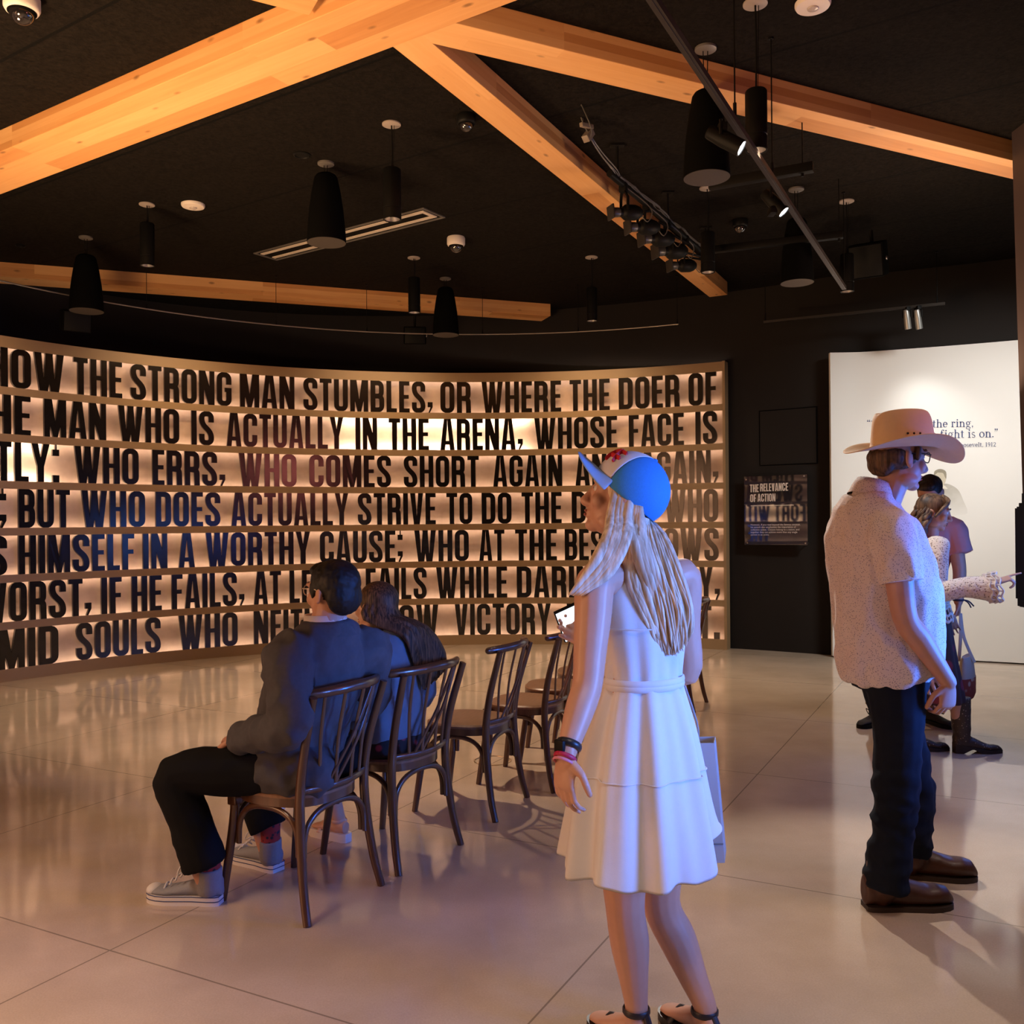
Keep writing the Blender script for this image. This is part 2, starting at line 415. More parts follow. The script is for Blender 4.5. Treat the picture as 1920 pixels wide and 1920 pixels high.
def glyph(c):
    s = SW; W = 0.435; T2 = 0.13
    C = lambda p, r=0.15, cl=False: strip(fil([V(q) for q in p], r, cl), s, cl)
    a, b_, y0, y1 = h_, W - h_, h_ * 0.9, 1 - h_ * 0.9
    if c == 'I': return s, bx2(0, 0, s, 1)
    if c == 'L': return 0.33, bx2(0, 0, s, 1) + bx2(s, 0, 0.33, T2)
    if c == 'T': return 0.37, bx2(0.1075, 0, 0.2625, 1 - T2) + bx2(0, 1 - T2, 0.37, 1)
    if c == 'E': return 0.335, bx2(0, 0, s, 1) + bx2(s, 0, 0.335, T2) + bx2(s, 1 - T2, 0.335, 1) + bx2(s, 0.445, 0.31, 0.565)
    if c == 'F': return 0.325, bx2(0, 0, s, 1) + bx2(s, 1 - T2, 0.325, 1) + bx2(s, 0.44, 0.30, 0.56)
    if c == 'H': return W, bx2(0, 0, s, 1) + bx2(W - s, 0, W, 1) + bx2(s, 0.44, W - s, 0.56)
    if c == 'O': return W, C([(a, y0), (b_, y0), (b_, y1), (a, y1)], 0.15, True)
    if c == 'U': return W, C([(a, 1), (a, y0), (b_, y0), (b_, 1)])
    if c == 'C': return W, C([(b_, 0.36), (b_, y0), (a, y0), (a, y1), (b_, y1), (b_, 0.64)])
    if c == 'G': return W, C([(b_, 0.64), (b_, y1), (a, y1), (a, y0), (b_, y0), (b_, 0.54)]) + bx2(0.24, 0.42, W, 0.54)
    if c == 'S': return W, C([(b_, 0.68), (b_, y1), (a, y1), (a, 0.64), (b_, 0.36), (b_, y0), (a, y0), (a, 0.33)])
    if c == 'J': return 0.38, C([(0.38 - h_, 1), (0.38 - h_, y0), (a, y0), (a, 0.3)])
    if c == 'D': return W, bx2(0, 0, s, 1) + C([(s * 0.5, y0), (b_, y0), (b_, y1), (s * 0.5, y1)])
    if c == 'P': return W, bx2(0, 0, s, 1) + C([(s * 0.5, 0.44), (b_, 0.44), (b_, y1), (s * 0.5, y1)])
    if c == 'R': return W, bx2(0, 0, s, 1) + C([(s * 0.5, 0.47), (b_ - 0.01, 0.47), (b_ - 0.01, y1), (s * 0.5, y1)]) + C([(s, 0.47), (b_ - 0.01, 0.45), (b_, 0)], 0.12)
    if c == 'B': return W, bx2(0, 0, s, 1) + C([(s * 0.5, 0.51), (b_ - 0.01, 0.51), (b_ - 0.01, y1), (s * 0.5, y1)]) + C([(s * 0.5, y0), (b_, y0), (b_, 0.51), (s * 0.5, 0.51)])
    if c == 'N': return 0.45, bx2(0, 0, 0.14, 1) + bx2(0.31, 0, 0.45, 1) + [[(0, 1), (0.18, 1), (0.45, 0), (0.27, 0)]]
    if c == 'M': return 0.57, bx2(0, 0, 0.145, 1) + bx2(0.425, 0, 0.57, 1) + [[(0, 1), (0.20, 1), (0.285, 0.38), (0.37, 1), (0.57, 1), (0.345, 0), (0.225, 0)]]
    if c == 'V': return 0.42, gV(0)
    if c == 'W': return 0.67, gV(0) + gV(0.25)
    if c == 'A': return 0.46, [[(0, 0), (0.15, 0), (0.225, 0.80), (0.23, 1), (0.115, 1)], [(0.46, 0), (0.345, 1), (0.23, 1), (0.235, 0.80), (0.31, 0)]] + bx2(0.12, 0.17, 0.34, 0.29)
    if c == 'Y': return 0.44, [[(0, 1), (0.16, 1), (0.22, 0.60), (0.28, 1), (0.44, 1), (0.2975, 0.40), (0.2975, 0), (0.1425, 0), (0.1425, 0.40)]]
    if c == 'K': return 0.45, bx2(0, 0, s, 1) + [[(s, 0.36), (0.28, 0.62), (0.28, 0.62), (0.44, 1), (0.28, 1), (s, 0.66)][:2] + [(0.44, 1), (0.28, 1), (s, 0.66)], [(0.20, 0.50), (0.29, 0), (0.45, 0), (0.31, 0.62)]]
    if c == 'X': return 0.44, [[(0, 0), (0.16, 0), (0.44, 1), (0.28, 1)], [(0.28, 0), (0.44, 0), (0.16, 1), (0, 1)]]
    if c == ',': return 0.16, bx2(0, 0.18, 0.16, 0.34) + [[(0.16, 0.18), (0.07, 0.0), (0.02, 0.0), (0.09, 0.18)]]
    if c == '.': return 0.16, bx2(0, 0, 0.16, 0.2)
    if c == ';': return 0.16, bx2(0, 0.18, 0.16, 0.34) + [[(0.16, 0.18), (0.07, 0.0), (0.02, 0.0), (0.09, 0.18)]] + bx2(0, 0.70, 0.16, 0.87) + bx2(0.065, 0.87, 0.10, 1)
    if c == ':': return 0.16, bx2(0, 0.0, 0.16, 0.19) + bx2(0, 0.70, 0.16, 0.87) + bx2(0.065, 0.87, 0.10, 1)
    return 0.3, []
def word_width(t, gap=0.075): return sum(glyph(c)[0] for c in t) + gap * (len(t) - 1)
def put_word(bm, t, fn, u0, usc, w0, w1, gap=0.075):
    """t in glyph units: u = u0 + x*usc ; fn(u, v(0..1), w)"""
    x = 0.0
    for c in t:
        w, pcs = glyph(c)
        for p in pcs:
            if p[0] == 'strip':
                _, L, Rr, cl = p; n = len(L)
                f = lambda q, ww: bm.verts.new(fn(u0 + (x + q.x) * usc, min(max(q.y, 0), 1), ww))
                l0 = [f(q, w0) for q in L]; r0 = [f(q, w0) for q in Rr]; l1 = [f(q, w1) for q in L]; r1 = [f(q, w1) for q in Rr]
                for i in range(n if cl else n - 1):
                    j = (i + 1) % n
                    for q in ((l0[i], l0[j], r0[j], r0[i]), (r1[i], r1[j], l1[j], l1[i]), (l0[i], l1[i], l1[j], l0[j]), (r0[j], r1[j], r1[i], r0[i])): bm.faces.new(q)
                if not cl:
                    for i in (0, n - 1): bm.faces.new((l0[i], r0[i], r1[i], l1[i]))
            else:
                poly(bm, [(u0 + (x + a) * usc, b) for a, b in p], w0, w1, fn)
        x += w + gap
# ------------------------------------------------------------------ setting
CEIL = 4.25
CX, CY, RW = -0.22, 5.68, 5.81
def arc(s, r):
    a = s / RW
    return V((CX + r * math.sin(a), CY + r * math.cos(a), 0))
def arc_s(px, py, r=RW):
    d = ray(px, py); a = d.x ** 2 + d.y ** 2; b = -2 * (d.x * CX + d.y * CY); c = CX ** 2 + CY ** 2 - r * r
    t = (-b + math.sqrt(b * b - 4 * a * c)) / (2 * a)
    return math.atan2(d.x * t - CX, d.y * t - CY) * RW
def arc_band(bm, s0, s1, z0, z1, r0, r1, n=None):
    """curved slab between two radii"""
    n = n or max(2, int(abs(s1 - s0) / 0.12)); prev = None; first = None
    for i in range(n + 1):
        s = s0 + (s1 - s0) * i / n
        a, b = arc(s, r0), arc(s, r1)
        q = [bm.verts.new((a.x, a.y, z0)), bm.verts.new((b.x, b.y, z0)), bm.verts.new((b.x, b.y, z1)), bm.verts.new((a.x, a.y, z1))]
        if prev:
            for k in range(4): bm.faces.new((prev[k], prev[(k + 1) % 4], q[(k + 1) % 4], q[k]))
        else: first = q
        prev = q
    bm.faces.new(first); bm.faces.new(prev[::-1])

b = bmn(); box(b, (0, 4.0, -0.05), (18, 19, 0.1)); tag(obj('floor', b, M['floor'], smooth=False), 'polished tan concrete floor with saw-cut joints', 'floor', kind='structure')
b = bmn(); box(b, (0, 4.0, CEIL + 0.05), (18, 19, 0.1)); tag(obj('ceiling', b, M['ceil'], smooth=False), 'black rough-sprayed ceiling above the timber beams', 'ceiling', kind='structure')
S_R = arc_s(1360, 1000)
b = bmn()
def wall_r(deg):
    t_ = min(1, max(0, (25 - deg) / 65)); return 5.97 + 0.9 * t_ * t_ * (3 - 2 * t_)
WB = []
for k in range(-130, 36):
    if k <= 35: WB.append(V((CX + wall_r(k) * math.sin(math.radians(k)), CY + wall_r(k) * math.cos(math.radians(k)), 0)))
WB += [V(p) for p in ((3.66, 10.26, 0), (3.95, 10.22, 0), (4.35, 10.07, 0), (4.90, 9.84, 0), (5.42, 9.57, 0), (6.3, 9.06, 0), (7.2, 8.5, 0))]
pv = None
for i, p in enumerate(WB):
    e = WB[min(i + 1, len(WB) - 1)] - WB[max(i - 1, 0)]; nn = V((-e.y, e.x, 0)).normalized() * 0.12
    q = [b.verts.new(p), b.verts.new(p + nn), b.verts.new(p + nn + V((0, 0, CEIL))), b.verts.new(p + V((0, 0, CEIL)))]
    if pv:
        for k in range(4): b.faces.new((pv[k], pv[(k + 1) % 4], q[(k + 1) % 4], q[k]))
    pv = q
tag(obj('wall_back', b, M['wall'], ang=30), 'tall matt black curved wall behind the lettering', 'wall', kind='structure')
# access hatch outline on the black wall
# ------------------------------------------------------------------ letter wall
lw = thing('letter_wall', 'long curved wall of backlit black capital letters in seven rows between bronze rails', 'wall display', (CX, CY + RW, 0))
S_L = -2.15 * RW
ROWS = [(2.901, 3.287), (2.438, 2.824), (1.975, 2.361), (1.512, 1.898), (1.049, 1.435), (0.586, 0.972), (0.123, 0.509)]
b = bmn(); arc_band(b, S_L, S_R, 0.0, 3.40, 5.932, 5.942); obj('back_panel', b, M['back'], lw)
def rail(name, z0, z1):
    b = bmn(); arc_band(b, S_L, S_R, z0, z1, 5.805, 5.822); obj(name, b, M['rail'], lw)
rail('base_band', 0, 0.123); rail('top_band', 3.287, 3.40)
for (lo, hi), (lo2, hi2) in zip(ROWS, ROWS[1:]):
    rail('rail', hi2, lo)
    b = bmn(); zc = (hi2 + lo) / 2; arc_band(b, S_L, S_R, zc - 0.0015, zc + 0.0015, 5.8225, 5.9315); obj('shelf', b, M['rail'], lw)
b = bmn(); arc_band(b, S_R - 0.02, S_R + 0.012, 0, 3.405, 5.80, 5.945, 2); obj('end_post', b, M['rail'], lw)
LEDC = (1.0, 0.80, 0.66)
led = emit('led_warm', LEDC, 28.0); ledb = emit('led_bright', (1.0, 0.86, 0.72), 260.0)
def led_strip(s0, s1, z, m):
    b = bmn(); n = max(2, int((s1 - s0) / 0.25)); pv = None
    for i in range(n + 1):
        s = s0 + (s1 - s0) * i / n; a = arc(s, 5.8245)
        q = [b.verts.new((a.x, a.y, z - 0.006)), b.verts.new((a.x, a.y, z + 0.006))]
        if pv: b.faces.new((pv[0], q[0], q[1], pv[1]))
        pv = q
    obj('led_strip', b, m, lw, recalc=False)
BR = {1: (arc_s(640, 815), arc_s(985, 815)), 2: (arc_s(-60, 865), arc_s(96, 865))}
for i, (lo, hi) in enumerate(ROWS):
    segs = [(S_L, S_R - 0.03, led)]
    if i in BR:
        a, c = BR[i]; segs = [(S_L, a, led), (a, c, ledb), (c, S_R - 0.03, led)]
    if i == 3: segs = [(S_L, -2.05 * RW, led), (-2.05 * RW, -1.79 * RW, ledb), (-1.79 * RW, S_R - 0.03, led)]
    for s0, s1, m in segs:
        led_strip(s0, s1, hi + 0.030, m); led_strip(s0, s1, lo - 0.030, m)
WORDS = [
 [('HOW', -22, 120), ('THE', 138.5, 229), ('STRONG', 245, 434), ('MAN', 450, 552), ('STUMBLES,', 569, 811), ('OR', 825.5, 883), ('WHERE', 903, 1052), ('THE', 1068, 1143), ('DOER', 1160, 1274), ('OF', 1291, 1343)],
 [('THE', -62, 57.6), ('MAN', 83, 199), ('WHO', 222, 336), ('IS', 359, 401), ('ACTUALLY', 425, 643.5), ('IN', 666.5, 707), ('THE', 729, 804), ('ARENA,', 825.5, 980), ('WHOSE', 1002, 1157), ('FACE', 1179, 1282), ('IS', 1304, 1344.5)],
 [('VALIANTLY:', -240, 111), ('WHO', 140, 260), ('ERRS,', 286, 422), ('WHO', 448, 556), ('COMES', 580, 733), ('SHORT', 757, 898), ('AGAIN', 924.5, 1054), ('AND', 1079, 1167), ('AGAIN,', 1201, 1346)],
 [('SHORTCOMING;', -480, 11.5), ('BUT', 35, 131), ('WHO', 153, 272), ('DOES', 292, 413), ('ACTUALLY', 434, 653), ('STRIVE', 671, 817), ('TO', 837, 885.5), ('DO', 903, 959), ('THE', 978, 1053), ('DEEDS;', 1072, 1222), ('WHO', 1246, 1345.6)],
 [('SPENDS', -250, 13), ('HIMSELF', 35, 251.6), ('IN', 268, 313.6), ('A', 335, 365), ('WORTHY', 386, 581.5), ('CAUSE;', 600, 755), ('WHO', 777, 879), ('AT', 898.6, 946), ('THE', 966, 1044), ('BEST', 1059, 1155), ('KNOWS', 1183, 1347)],
 [('WORST,', -42, 171), ('IF', 190, 228), ('HE', 247, 303), ('FAILS,', 322, 458), ('AT', 476, 527), ('LEAST', 543, 669), ('FAILS', 686, 800), ('WHILE', 818, 951), ('DARING', 969, 1142), ('GREATLY,', 1158, 1349)],
 [('TIMID', -70, 109), ('SOULS', 143, 301), ('WHO', 335, 445.5), ('NEITHER', 476, 650), ('KNOW', 683, 822), ('VICTORY', 853, 1033), ('NOR', 1063, 1138), ('DEFEAT.', 1165, 1349)]]
EARLIER = ['IT IS NOT THE CRITIC WHO COUNTS; NOT THE MAN WHO POINTS OUT', 'DEEDS COULD HAVE DONE THEM BETTER. THE CREDIT BELONGS TO', 'MARRED BY DUST AND SWEAT AND BLOOD; WHO STRIVES',
           'BECAUSE THERE IS NO EFFORT WITHOUT ERROR AND', 'KNOWS GREAT ENTHUSIASMS, THE GREAT DEVOTIONS; WHO', 'IN THE END THE TRIUMPH OF HIGH ACHIEVEMENT, WHO AT THE', 'SO THAT HIS PLACE SHALL NEVER BE WITH THOSE COLD AND']
def left_px(px):
    # x coordinates left of the frame are carried on along the curve
    s0 = arc_s(0, 975); s1 = arc_s(60, 975)
    return s0 + (s1 - s0) / 60 * px * 0.92
for i, (lo, hi) in enumerate(ROWS):
    zc = (lo + hi) / 2
    fn = lambda u, v, w: arc(u, w) + V((0, 0, lo + v * (hi - lo)))
    for t, x0, x1 in WORDS[i]:
        ym = HC - (zc - EYE) / 11.0 * F
        s0 = arc_s(x0, ym) if x0 >= 0 else left_px(x0)
        s1 = arc_s(x1, ym)
        b = bmn(); put_word(b, t, fn, s0, (s1 - s0) / word_width(t), 5.806, 5.836)
        obj('raised_word', b, M['letter'], lw, smooth=False)
        if x0 == WORDS[i][0][1]: sl = s0
    b = bmn(); sc = 0.40
    for t in EARLIER[i].split()[::-1]:
        wd = word_width(t) * sc; sl = sl - 0.11 - wd
        if sl < S_L + 0.05: break
        put_word(b, t, fn, sl, sc, 5.806, 5.836)
    obj('raised_lettering', b, M['letter'], lw, smooth=False)
# ------------------------------------------------------------------ white panel with quote
WP = [(3.535, 10.145), (3.87, 10.125), (4.28, 9.975), (4.80, 9.76), (5.32, 9.50), (6.2, 9.0)]
WP = [V((x, y)) for x, y in spl(WP, 6)]
def wp_hit(px, py, off=0.0):
    d = ray(px, py)
    for a, c in zip(WP, WP[1:]):
        e = c - a; den = d.x * e.y - d.y * e.x
        if abs(den) < 1e-9: continue
        t = (a.x * e.y - a.y * e.x) / den; u = (a.x * d.y - a.y * d.x) / den
        if -1e-6 <= u <= 1 + 1e-6 and t > 0:
            nrm = V((e.y, -e.x, 0)).normalized()
            p = V((0, 0, EYE)) + d * t
            return p + nrm * (-off if nrm.y > 0 else off)
    return None
def wp_px(x, y):
    return lambda u, v, w: wp_hit(x + u, y - v, w)
wp = thing('white_wall_panel', 'tall curved white wall panel lit by spots behind the people at right', 'wall panel', (4.4, 9.95, 0))
b = bmn()
pv = None; N = len(WP)
for i, p in enumerate(WP):
    e = WP[min(i + 1, N - 1)] - WP[max(i - 1, 0)]; nrm = V((-e.y, e.x)).normalized() * 0.05
    q = [b.verts.new((p.x, p.y, 0.015)), b.verts.new((p.x + nrm.x, p.y + nrm.y, 0.015)), b.verts.new((p.x + nrm.x, p.y + nrm.y, 3.37)), b.verts.new((p.x, p.y, 3.37))]
    if pv:
        for k in range(4): b.faces.new((pv[k], pv[(k + 1) % 4], q[(k + 1) % 4], q[k]))
    else: b.faces.new(q)
    pv = q
b.faces.new(pv[::-1])
obj('board', b, M['panel'], wp)
# serif lettering, drawn in pixels of x-height on the panel surface
def ringp(cx, cy, rx, ry, tx, ty, a0=0, a1=360, k=22):
    out = []
    for i in range(k):
        p, q = [math.radians(a0 + (a1 - a0) * j / k) for j in (i, i + 1)]
        out.append([(cx + rx * math.cos(p), cy + ry * math.sin(p)), (cx + rx * math.cos(q), cy + ry * math.sin(q)),
                    (cx + (rx - tx) * math.cos(q), cy + (ry - ty) * math.sin(q)), (cx + (rx - tx) * math.cos(p), cy + (ry - ty) * math.sin(p))])
    return out
def serif(c):
    """x-height 1; returns width and polygons"""
    st, hl = 0.19, 0.075
    stem = lambda x, y0, y1: bx2(x - st / 2, y0, x + st / 2, y1)
    sf = lambda x, y, w=0.46: bx2(x - w / 2, y, x + w / 2, y + hl)
    arch = lambda x0, x1: ringp((x0 + x1) / 2, 0.62, (x1 - x0) / 2 + st / 2, 0.38, st, hl, 0, 180, 12)
    if c == 'n': return 1.12, stem(0.25, 0, 1) + stem(0.85, 0, 0.65) + sf(0.25, 0) + sf(0.85, 0) + bx2(0.05, 1 - hl, 0.25, 1) + arch(0.25, 0.85)
    if c == 'h': return 1.12, stem(0.25, 0, 1.5) + stem(0.85, 0, 0.65) + sf(0.25, 0) + sf(0.85, 0) + bx2(0.05, 1.5 - hl, 0.25, 1.5) + arch(0.25, 0.85)
    if c == 'i': return 0.56, stem(0.28, 0, 1) + sf(0.28, 0) + bx2(0.06, 1 - hl, 0.28, 1) + ringp(0.28, 1.33, 0.12, 0.12, 0.119, 0.119)
    if c == 'l': return 0.56, stem(0.28, 0, 1.5) + sf(0.28, 0) + bx2(0.06, 1.5 - hl, 0.28, 1.5)
    if c == 'r': return 0.80, stem(0.25, 0, 1) + sf(0.25, 0) + bx2(0.05, 1 - hl, 0.25, 1) + ringp(0.52, 0.68, 0.27, 0.32, hl, hl, 60, 170, 8) + ringp(0.64, 0.86, 0.11, 0.11, 0.109, 0.109)
    if c == 't': return 0.66, stem(0.28, 0.12, 1.28) + bx2(0.03, 1 - hl, 0.58, 1) + ringp(0.42, 0.2, 0.235, 0.2, hl, hl, 180, 330, 8)
    if c == 'f': return 0.66, stem(0.25, 0, 1.25) + sf(0.25, 0) + bx2(0.03, 1 - hl, 0.55, 1) + ringp(0.45, 1.22, 0.295, 0.28, hl, hl, 40, 180, 8) + ringp(0.6, 1.38, 0.09, 0.09, 0.089, 0.089)
    if c == 'e': return 0.92, ringp(0.46, 0.5, 0.42, 0.5, st, hl, 0, 320) + bx2(0.1, 0.5, 0.86, 0.5 + hl)
    if c == 'o': return 1.0, ringp(0.5, 0.5, 0.46, 0.51, st, hl)
    if c == 'a': return 0.95, ringp(0.4, 0.28, 0.34, 0.29, st, hl) + stem(0.7, 0, 0.75) + ringp(0.45, 0.7, 0.345, 0.31, hl, hl, 0, 165, 10) + bx2(0.7, 0, 0.92, hl)
    if c == 's': return 0.76, ringp(0.37, 0.74, 0.28, 0.27, 0.1, hl, 30, 270, 10) + ringp(0.39, 0.27, 0.30, 0.28, 0.1, hl, -150, 90, 10)
    if c == 'g': return 1.0, ringp(0.45, 0.66, 0.36, 0.35, 0.15, hl) + ringp(0.47, -0.18, 0.42, 0.25, 0.12, hl) + bx2(0.78, 0.92, 0.98, 1.02) + bx2(0.14, 0.05, 0.6, 0.14)
    if c == 'y': return 1.0, [[(0.1, 1), (0.32, 1), (0.62, 0.05), (0.5, 0.0)], [(0.84, 1), (0.92, 1), (0.45, -0.4), (0.36, -0.4)]] + sf(0.2, 1 - hl) + sf(0.86, 1 - hl, 0.34)
    if c == 'v': return 1.0, [[(0.1, 1), (0.32, 1), (0.58, 0.0), (0.5, 0.0)], [(0.84, 1), (0.92, 1), (0.58, 0), (0.5, 0)]] + sf(0.2, 1 - hl) + sf(0.86, 1 - hl, 0.34)
    if c == 'd': return 1.1, ringp(0.45, 0.48, 0.4, 0.5, st, hl) + stem(0.8, 0, 1.5) + bx2(0.6, 1.5 - hl, 0.8, 1.5) + bx2(0.8, 0, 1.02, hl)
    if c == 'M': return 1.75, stem(0.3, 0, 1.42) + [[(0.25, 1.42), (0.45, 1.42), (0.92, 0), (0.84, 0)], [(1.33, 1.42), (1.42, 1.42), (0.92, 0), (0.84, 0)]] + bx2(1.33, 0, 1.55, 1.42) + sf(0.3, 0) + sf(1.44, 0) + sf(0.2, 1.35) + sf(1.5, 1.35)
    if c == 'T': return 1.35, stem(0.67, 0, 1.42) + sf(0.67, 0) + bx2(0.08, 1.35, 1.27, 1.42) + bx2(0.08, 1.05, 0.13, 1.42) + bx2(1.22, 1.05, 1.27, 1.42)
    if c == 'R': return 1.4, stem(0.3, 0, 1.42) + sf(0.3, 0) + bx2(0.08, 1.35, 0.7, 1.42) + ringp(0.66, 1.06, 0.42, 0.36, st, hl, -90, 90, 10) + [[(0.6, 0.72), (0.82, 0.72), (1.25, 0), (1.05, 0)]] + bx2(0.3, 0.7, 0.7, 0.77)
    if c == '1': return 0.8, stem(0.4, 0, 1.42) + sf(0.4, 0) + bx2(0.18, 1.3, 0.4, 1.38)
    if c == '2': return 0.95, ringp(0.46, 1.02, 0.38, 0.40, st, hl, -20, 170, 10) + [[(0.62, 0.85), (0.84, 0.9), (0.3, 0.1), (0.1, 0.1)]] + bx2(0.08, 0, 0.86, 0.13)
    if c == '9': return 0.95, ringp(0.46, 0.98, 0.38, 0.44, st, hl) + ringp(0.4, 0.75, 0.44, 0.72, st, hl, -110, 10, 10)
    if c == ',': return 0.4, bx2(0.1, 0, 0.3, 0.18) + [[(0.3, 0.05), (0.3, 0), (0.16, -0.24), (0.1, -0.24)]]
    if c == '.': return 0.4, bx2(0.1, 0, 0.3, 0.18)
    if c == '-': return 1.1, bx2(0, 0.42, 1.0, 0.5)
    if c in '<>':
        q = []
        for k in (0, 0.34):
            q += bx2(0.06 + k, 1.3, 0.26 + k, 1.5) + ([[(0.26 + k, 1.35), (0.26 + k, 1.3), (0.12 + k, 1.05), (0.06 + k, 1.05)]] if c == '>' else [[(0.06 + k, 1.42), (0.06 + k, 1.5), (0.2 + k, 1.72), (0.26 + k, 1.72)]])
        return 0.75, q
    return 0.5, []
def serif_line(name, text, xr, y, xh, m, slope=0.0):
    w = sum(serif(c)[0] + 0.06 for c in text) * xh; x = xr - w
    b = bmn()
    for c in text:
        cw, pcs = serif(c)
        for p in pcs:
            fn = lambda u, v, ww: wp_hit(x + u * xh, y - v * xh + slope * (x - xr), ww)
            try: poly(b, p, 0.0005, 0.004, fn)
            except Exception: pass
        x += (cw + 0.06) * xh
    return obj(name, b, m, wp, smooth=False)
serif_line('quote_line', '<My hat is in the ring,', 1826, 800, 10.2, M['ink'], -0.02)
serif_line('quote_line', 'and the fight is on.>', 1873, 819.5, 10.6, M['ink'], -0.02)
serif_line('quote_credit', '-Theodore Roosevelt, 1912', 1868, 837, 5.6, M['ink'], -0.02)
# faded sepia portrait print
def print_shape(name, outline, m, off):
    b = bmn(); q = []
    f = [b.verts.new(wp_hit(x, y, off)) for x, y in outline]
    b.faces.new(f); obj(name, b, m, wp, smooth=False, recalc=False)
sep = lambda n, c: mat(n, c, 0.6, var=0.12, scale=14)
def fade_mat(name, c0, z0, z1):
    m, n, l, bb = nt(name)
    tc = n.new('ShaderNodeTexCoord'); sp = n.new('ShaderNodeSeparateXYZ'); l.new(tc.outputs['Object'], sp.inputs[0])
    mr = n.new('ShaderNodeMapRange'); mr.inputs[1].default_value = z0; mr.inputs[2].default_value = z1; l.new(sp.outputs[2], mr.inputs[0])
    nz = n.new('ShaderNodeTexNoise'); nz.inputs['Scale'].default_value = 9; l.new(tc.outputs['Object'], nz.inputs['Vector'])
    ad = math_node(n, l, 'MULTIPLY', mr.outputs[0], math_node(n, l, 'ADD', nz.outputs[0], 0.6))
    mx = n.new('ShaderNodeMix'); mx.data_type = 'RGBA'; mx.inputs[6].default_value = (0.80, 0.79, 0.76, 1); mx.inputs[7].default_value = (*c0, 1)
    l.new(ad, mx.inputs[0]); l.new(mx.outputs[2], bb.inputs['Base Color']); bb.inputs['Roughness'].default_value = 0.55
    return m
zt = wp_hit(1770, 905).z; zb = wp_hit(1770, 962).z
print_shape('portrait_print', spl([(1744, 914), (1752, 912), (1764, 908), (1776, 907), (1790, 913), (1799, 922), (1806, 938), (1814, 962), (1790, 966), (1765, 968), (1740, 966), (1722, 960), (1728, 935), (1736, 918)], 3), fade_mat('sepia_suit', (0.24, 0.21, 0.14), zb - 0.05, zt + 0.22), 0.0008)
print_shape('portrait_collar', [(1757, 905), (1772, 911), (1777, 916), (1768, 922), (1760, 917)], sep('sepia_pale', (0.74, 0.71, 0.62)), 0.0016)
print_shape('portrait_face', spl([(1757, 884), (1766, 882), (1773, 886), (1774, 897), (1771, 907), (1764, 913), (1756, 909), (1751, 900), (1752, 890)], 3), sep('sepia_face', (0.60, 0.54, 0.42)), 0.0024)
print_shape('portrait_hair', spl([(1751, 892), (1752, 884), (1759, 880), (1767, 880), (1774, 885), (1774, 898), (1771, 893), (1768, 887), (1758, 886)], 3), sep('sepia_hair', (0.30, 0.27, 0.2)), 0.003)
print_shape('portrait_moustache', [(1754, 902), (1761, 900.5), (1765, 903), (1759, 904.5)], M['grey'], 0.003)
# ------------------------------------------------------------------ partition on the right
b = bmn()
pts = [(3.60, 6.52, 0.0), (3.60, 6.52, CEIL)]
xa, xb = 3.655, 3.565
vs = [b.verts.new(p) for p in ((xa, 6.5, 0), (xa + .3, 6.5, 0), (xa + .3, -2.0, 0), (xa, -2.0, 0), (xb, 6.5, CEIL), (xb + .4, 6.5, CEIL), (xb + .4, -2.0, CEIL), (xb, -2.0, CEIL))]
for f in ((0, 1, 2, 3), (4, 5, 6, 7), (0, 1, 5, 4), (1, 2, 6, 5), (2, 3, 7, 6), (3, 0, 4, 7)): b.faces.new([vs[i] for i in f])
tag(obj('wall_right', b, mat('plum_wall_paint', (0.085, 0.060, 0.058), 0.6, var=0.06, scale=3), smooth=False), 'dark plum partition wall at the right edge', 'wall', kind='structure')
# ------------------------------------------------------------------ timber beams
def beam(label, p0, p1, q_off, z0=4.10, z1=CEIL, cut0=None, cut1=None):
    """p0-p1: far lower edge in plan; q_off: width towards the near side"""
    a = V((*p0, 0)); c = V((*p1, 0)); L = (c - a).length; d = (c - a).normalized()
    ang = math.atan2(d.y, d.x)
    o = None
    b = bmn(); y0, y1 = (q_off, 0) if q_off < 0 else (0, q_off)
    box(b, (L / 2, (y0 + y1) / 2, (z0 + z1) / 2 - z0), (L, y1 - y0, z1 - z0), bevel=0.004)
    me = bpy.data.meshes.new('timber_beam'); b.to_mesh(me); b.free()
    o = link('timber_beam', me, M['beam'], None, False)
    o.location = (a.x, a.y, z0); o.rotation_euler = (0, 0, ang)
    return tag(o, label, 'beam', 'timber beams under the ceiling', 'thing')
dm = V((0.84, -0.542)); pm = V((-3.954, 7.124))
pt = lambda p, d, t: (p[0] + d[0] * t, p[1] + d[1] * t)
beam('widest timber beam, running from upper left across the top of the picture', pt(pm, dm, -2.0), pt(pm, dm, 7.2), -0.435)
beam('narrow timber beam running away to the black wall beside the theatre spotlights', (-0.621 - 0.463 * 0.30, 4.979 - 0.887 * 0.30), (2.30, 10.575), -0.208, z0=4.1005)
beam('timber beam crossing to the partition at upper right', (-0.326 - 0.901 * 0.5, 4.984 - 0.434 * 0.5), (4.0, 7.069), -0.24, z0=4.101)
beam('timber beam at left, close above the letter wall', pt((-5.399, 9.714), (0.943, 0.332), -0.30), pt((-5.399, 9.714), (0.943, 0.332), 6.15), -0.315)
s1, s2 = onz(466, 0, 4.1), onz(562, 25, 4.1)
d_ = (s1 - s2).normalized()
beam('short timber beam stub meeting the widest beam at the top edge', (s2.x - d_.x * 0.05, s2.y - d_.y * 0.05), (s2.x + d_.x * 1.6, s2.y + d_.y * 1.6), 0.22, z0=4.102)
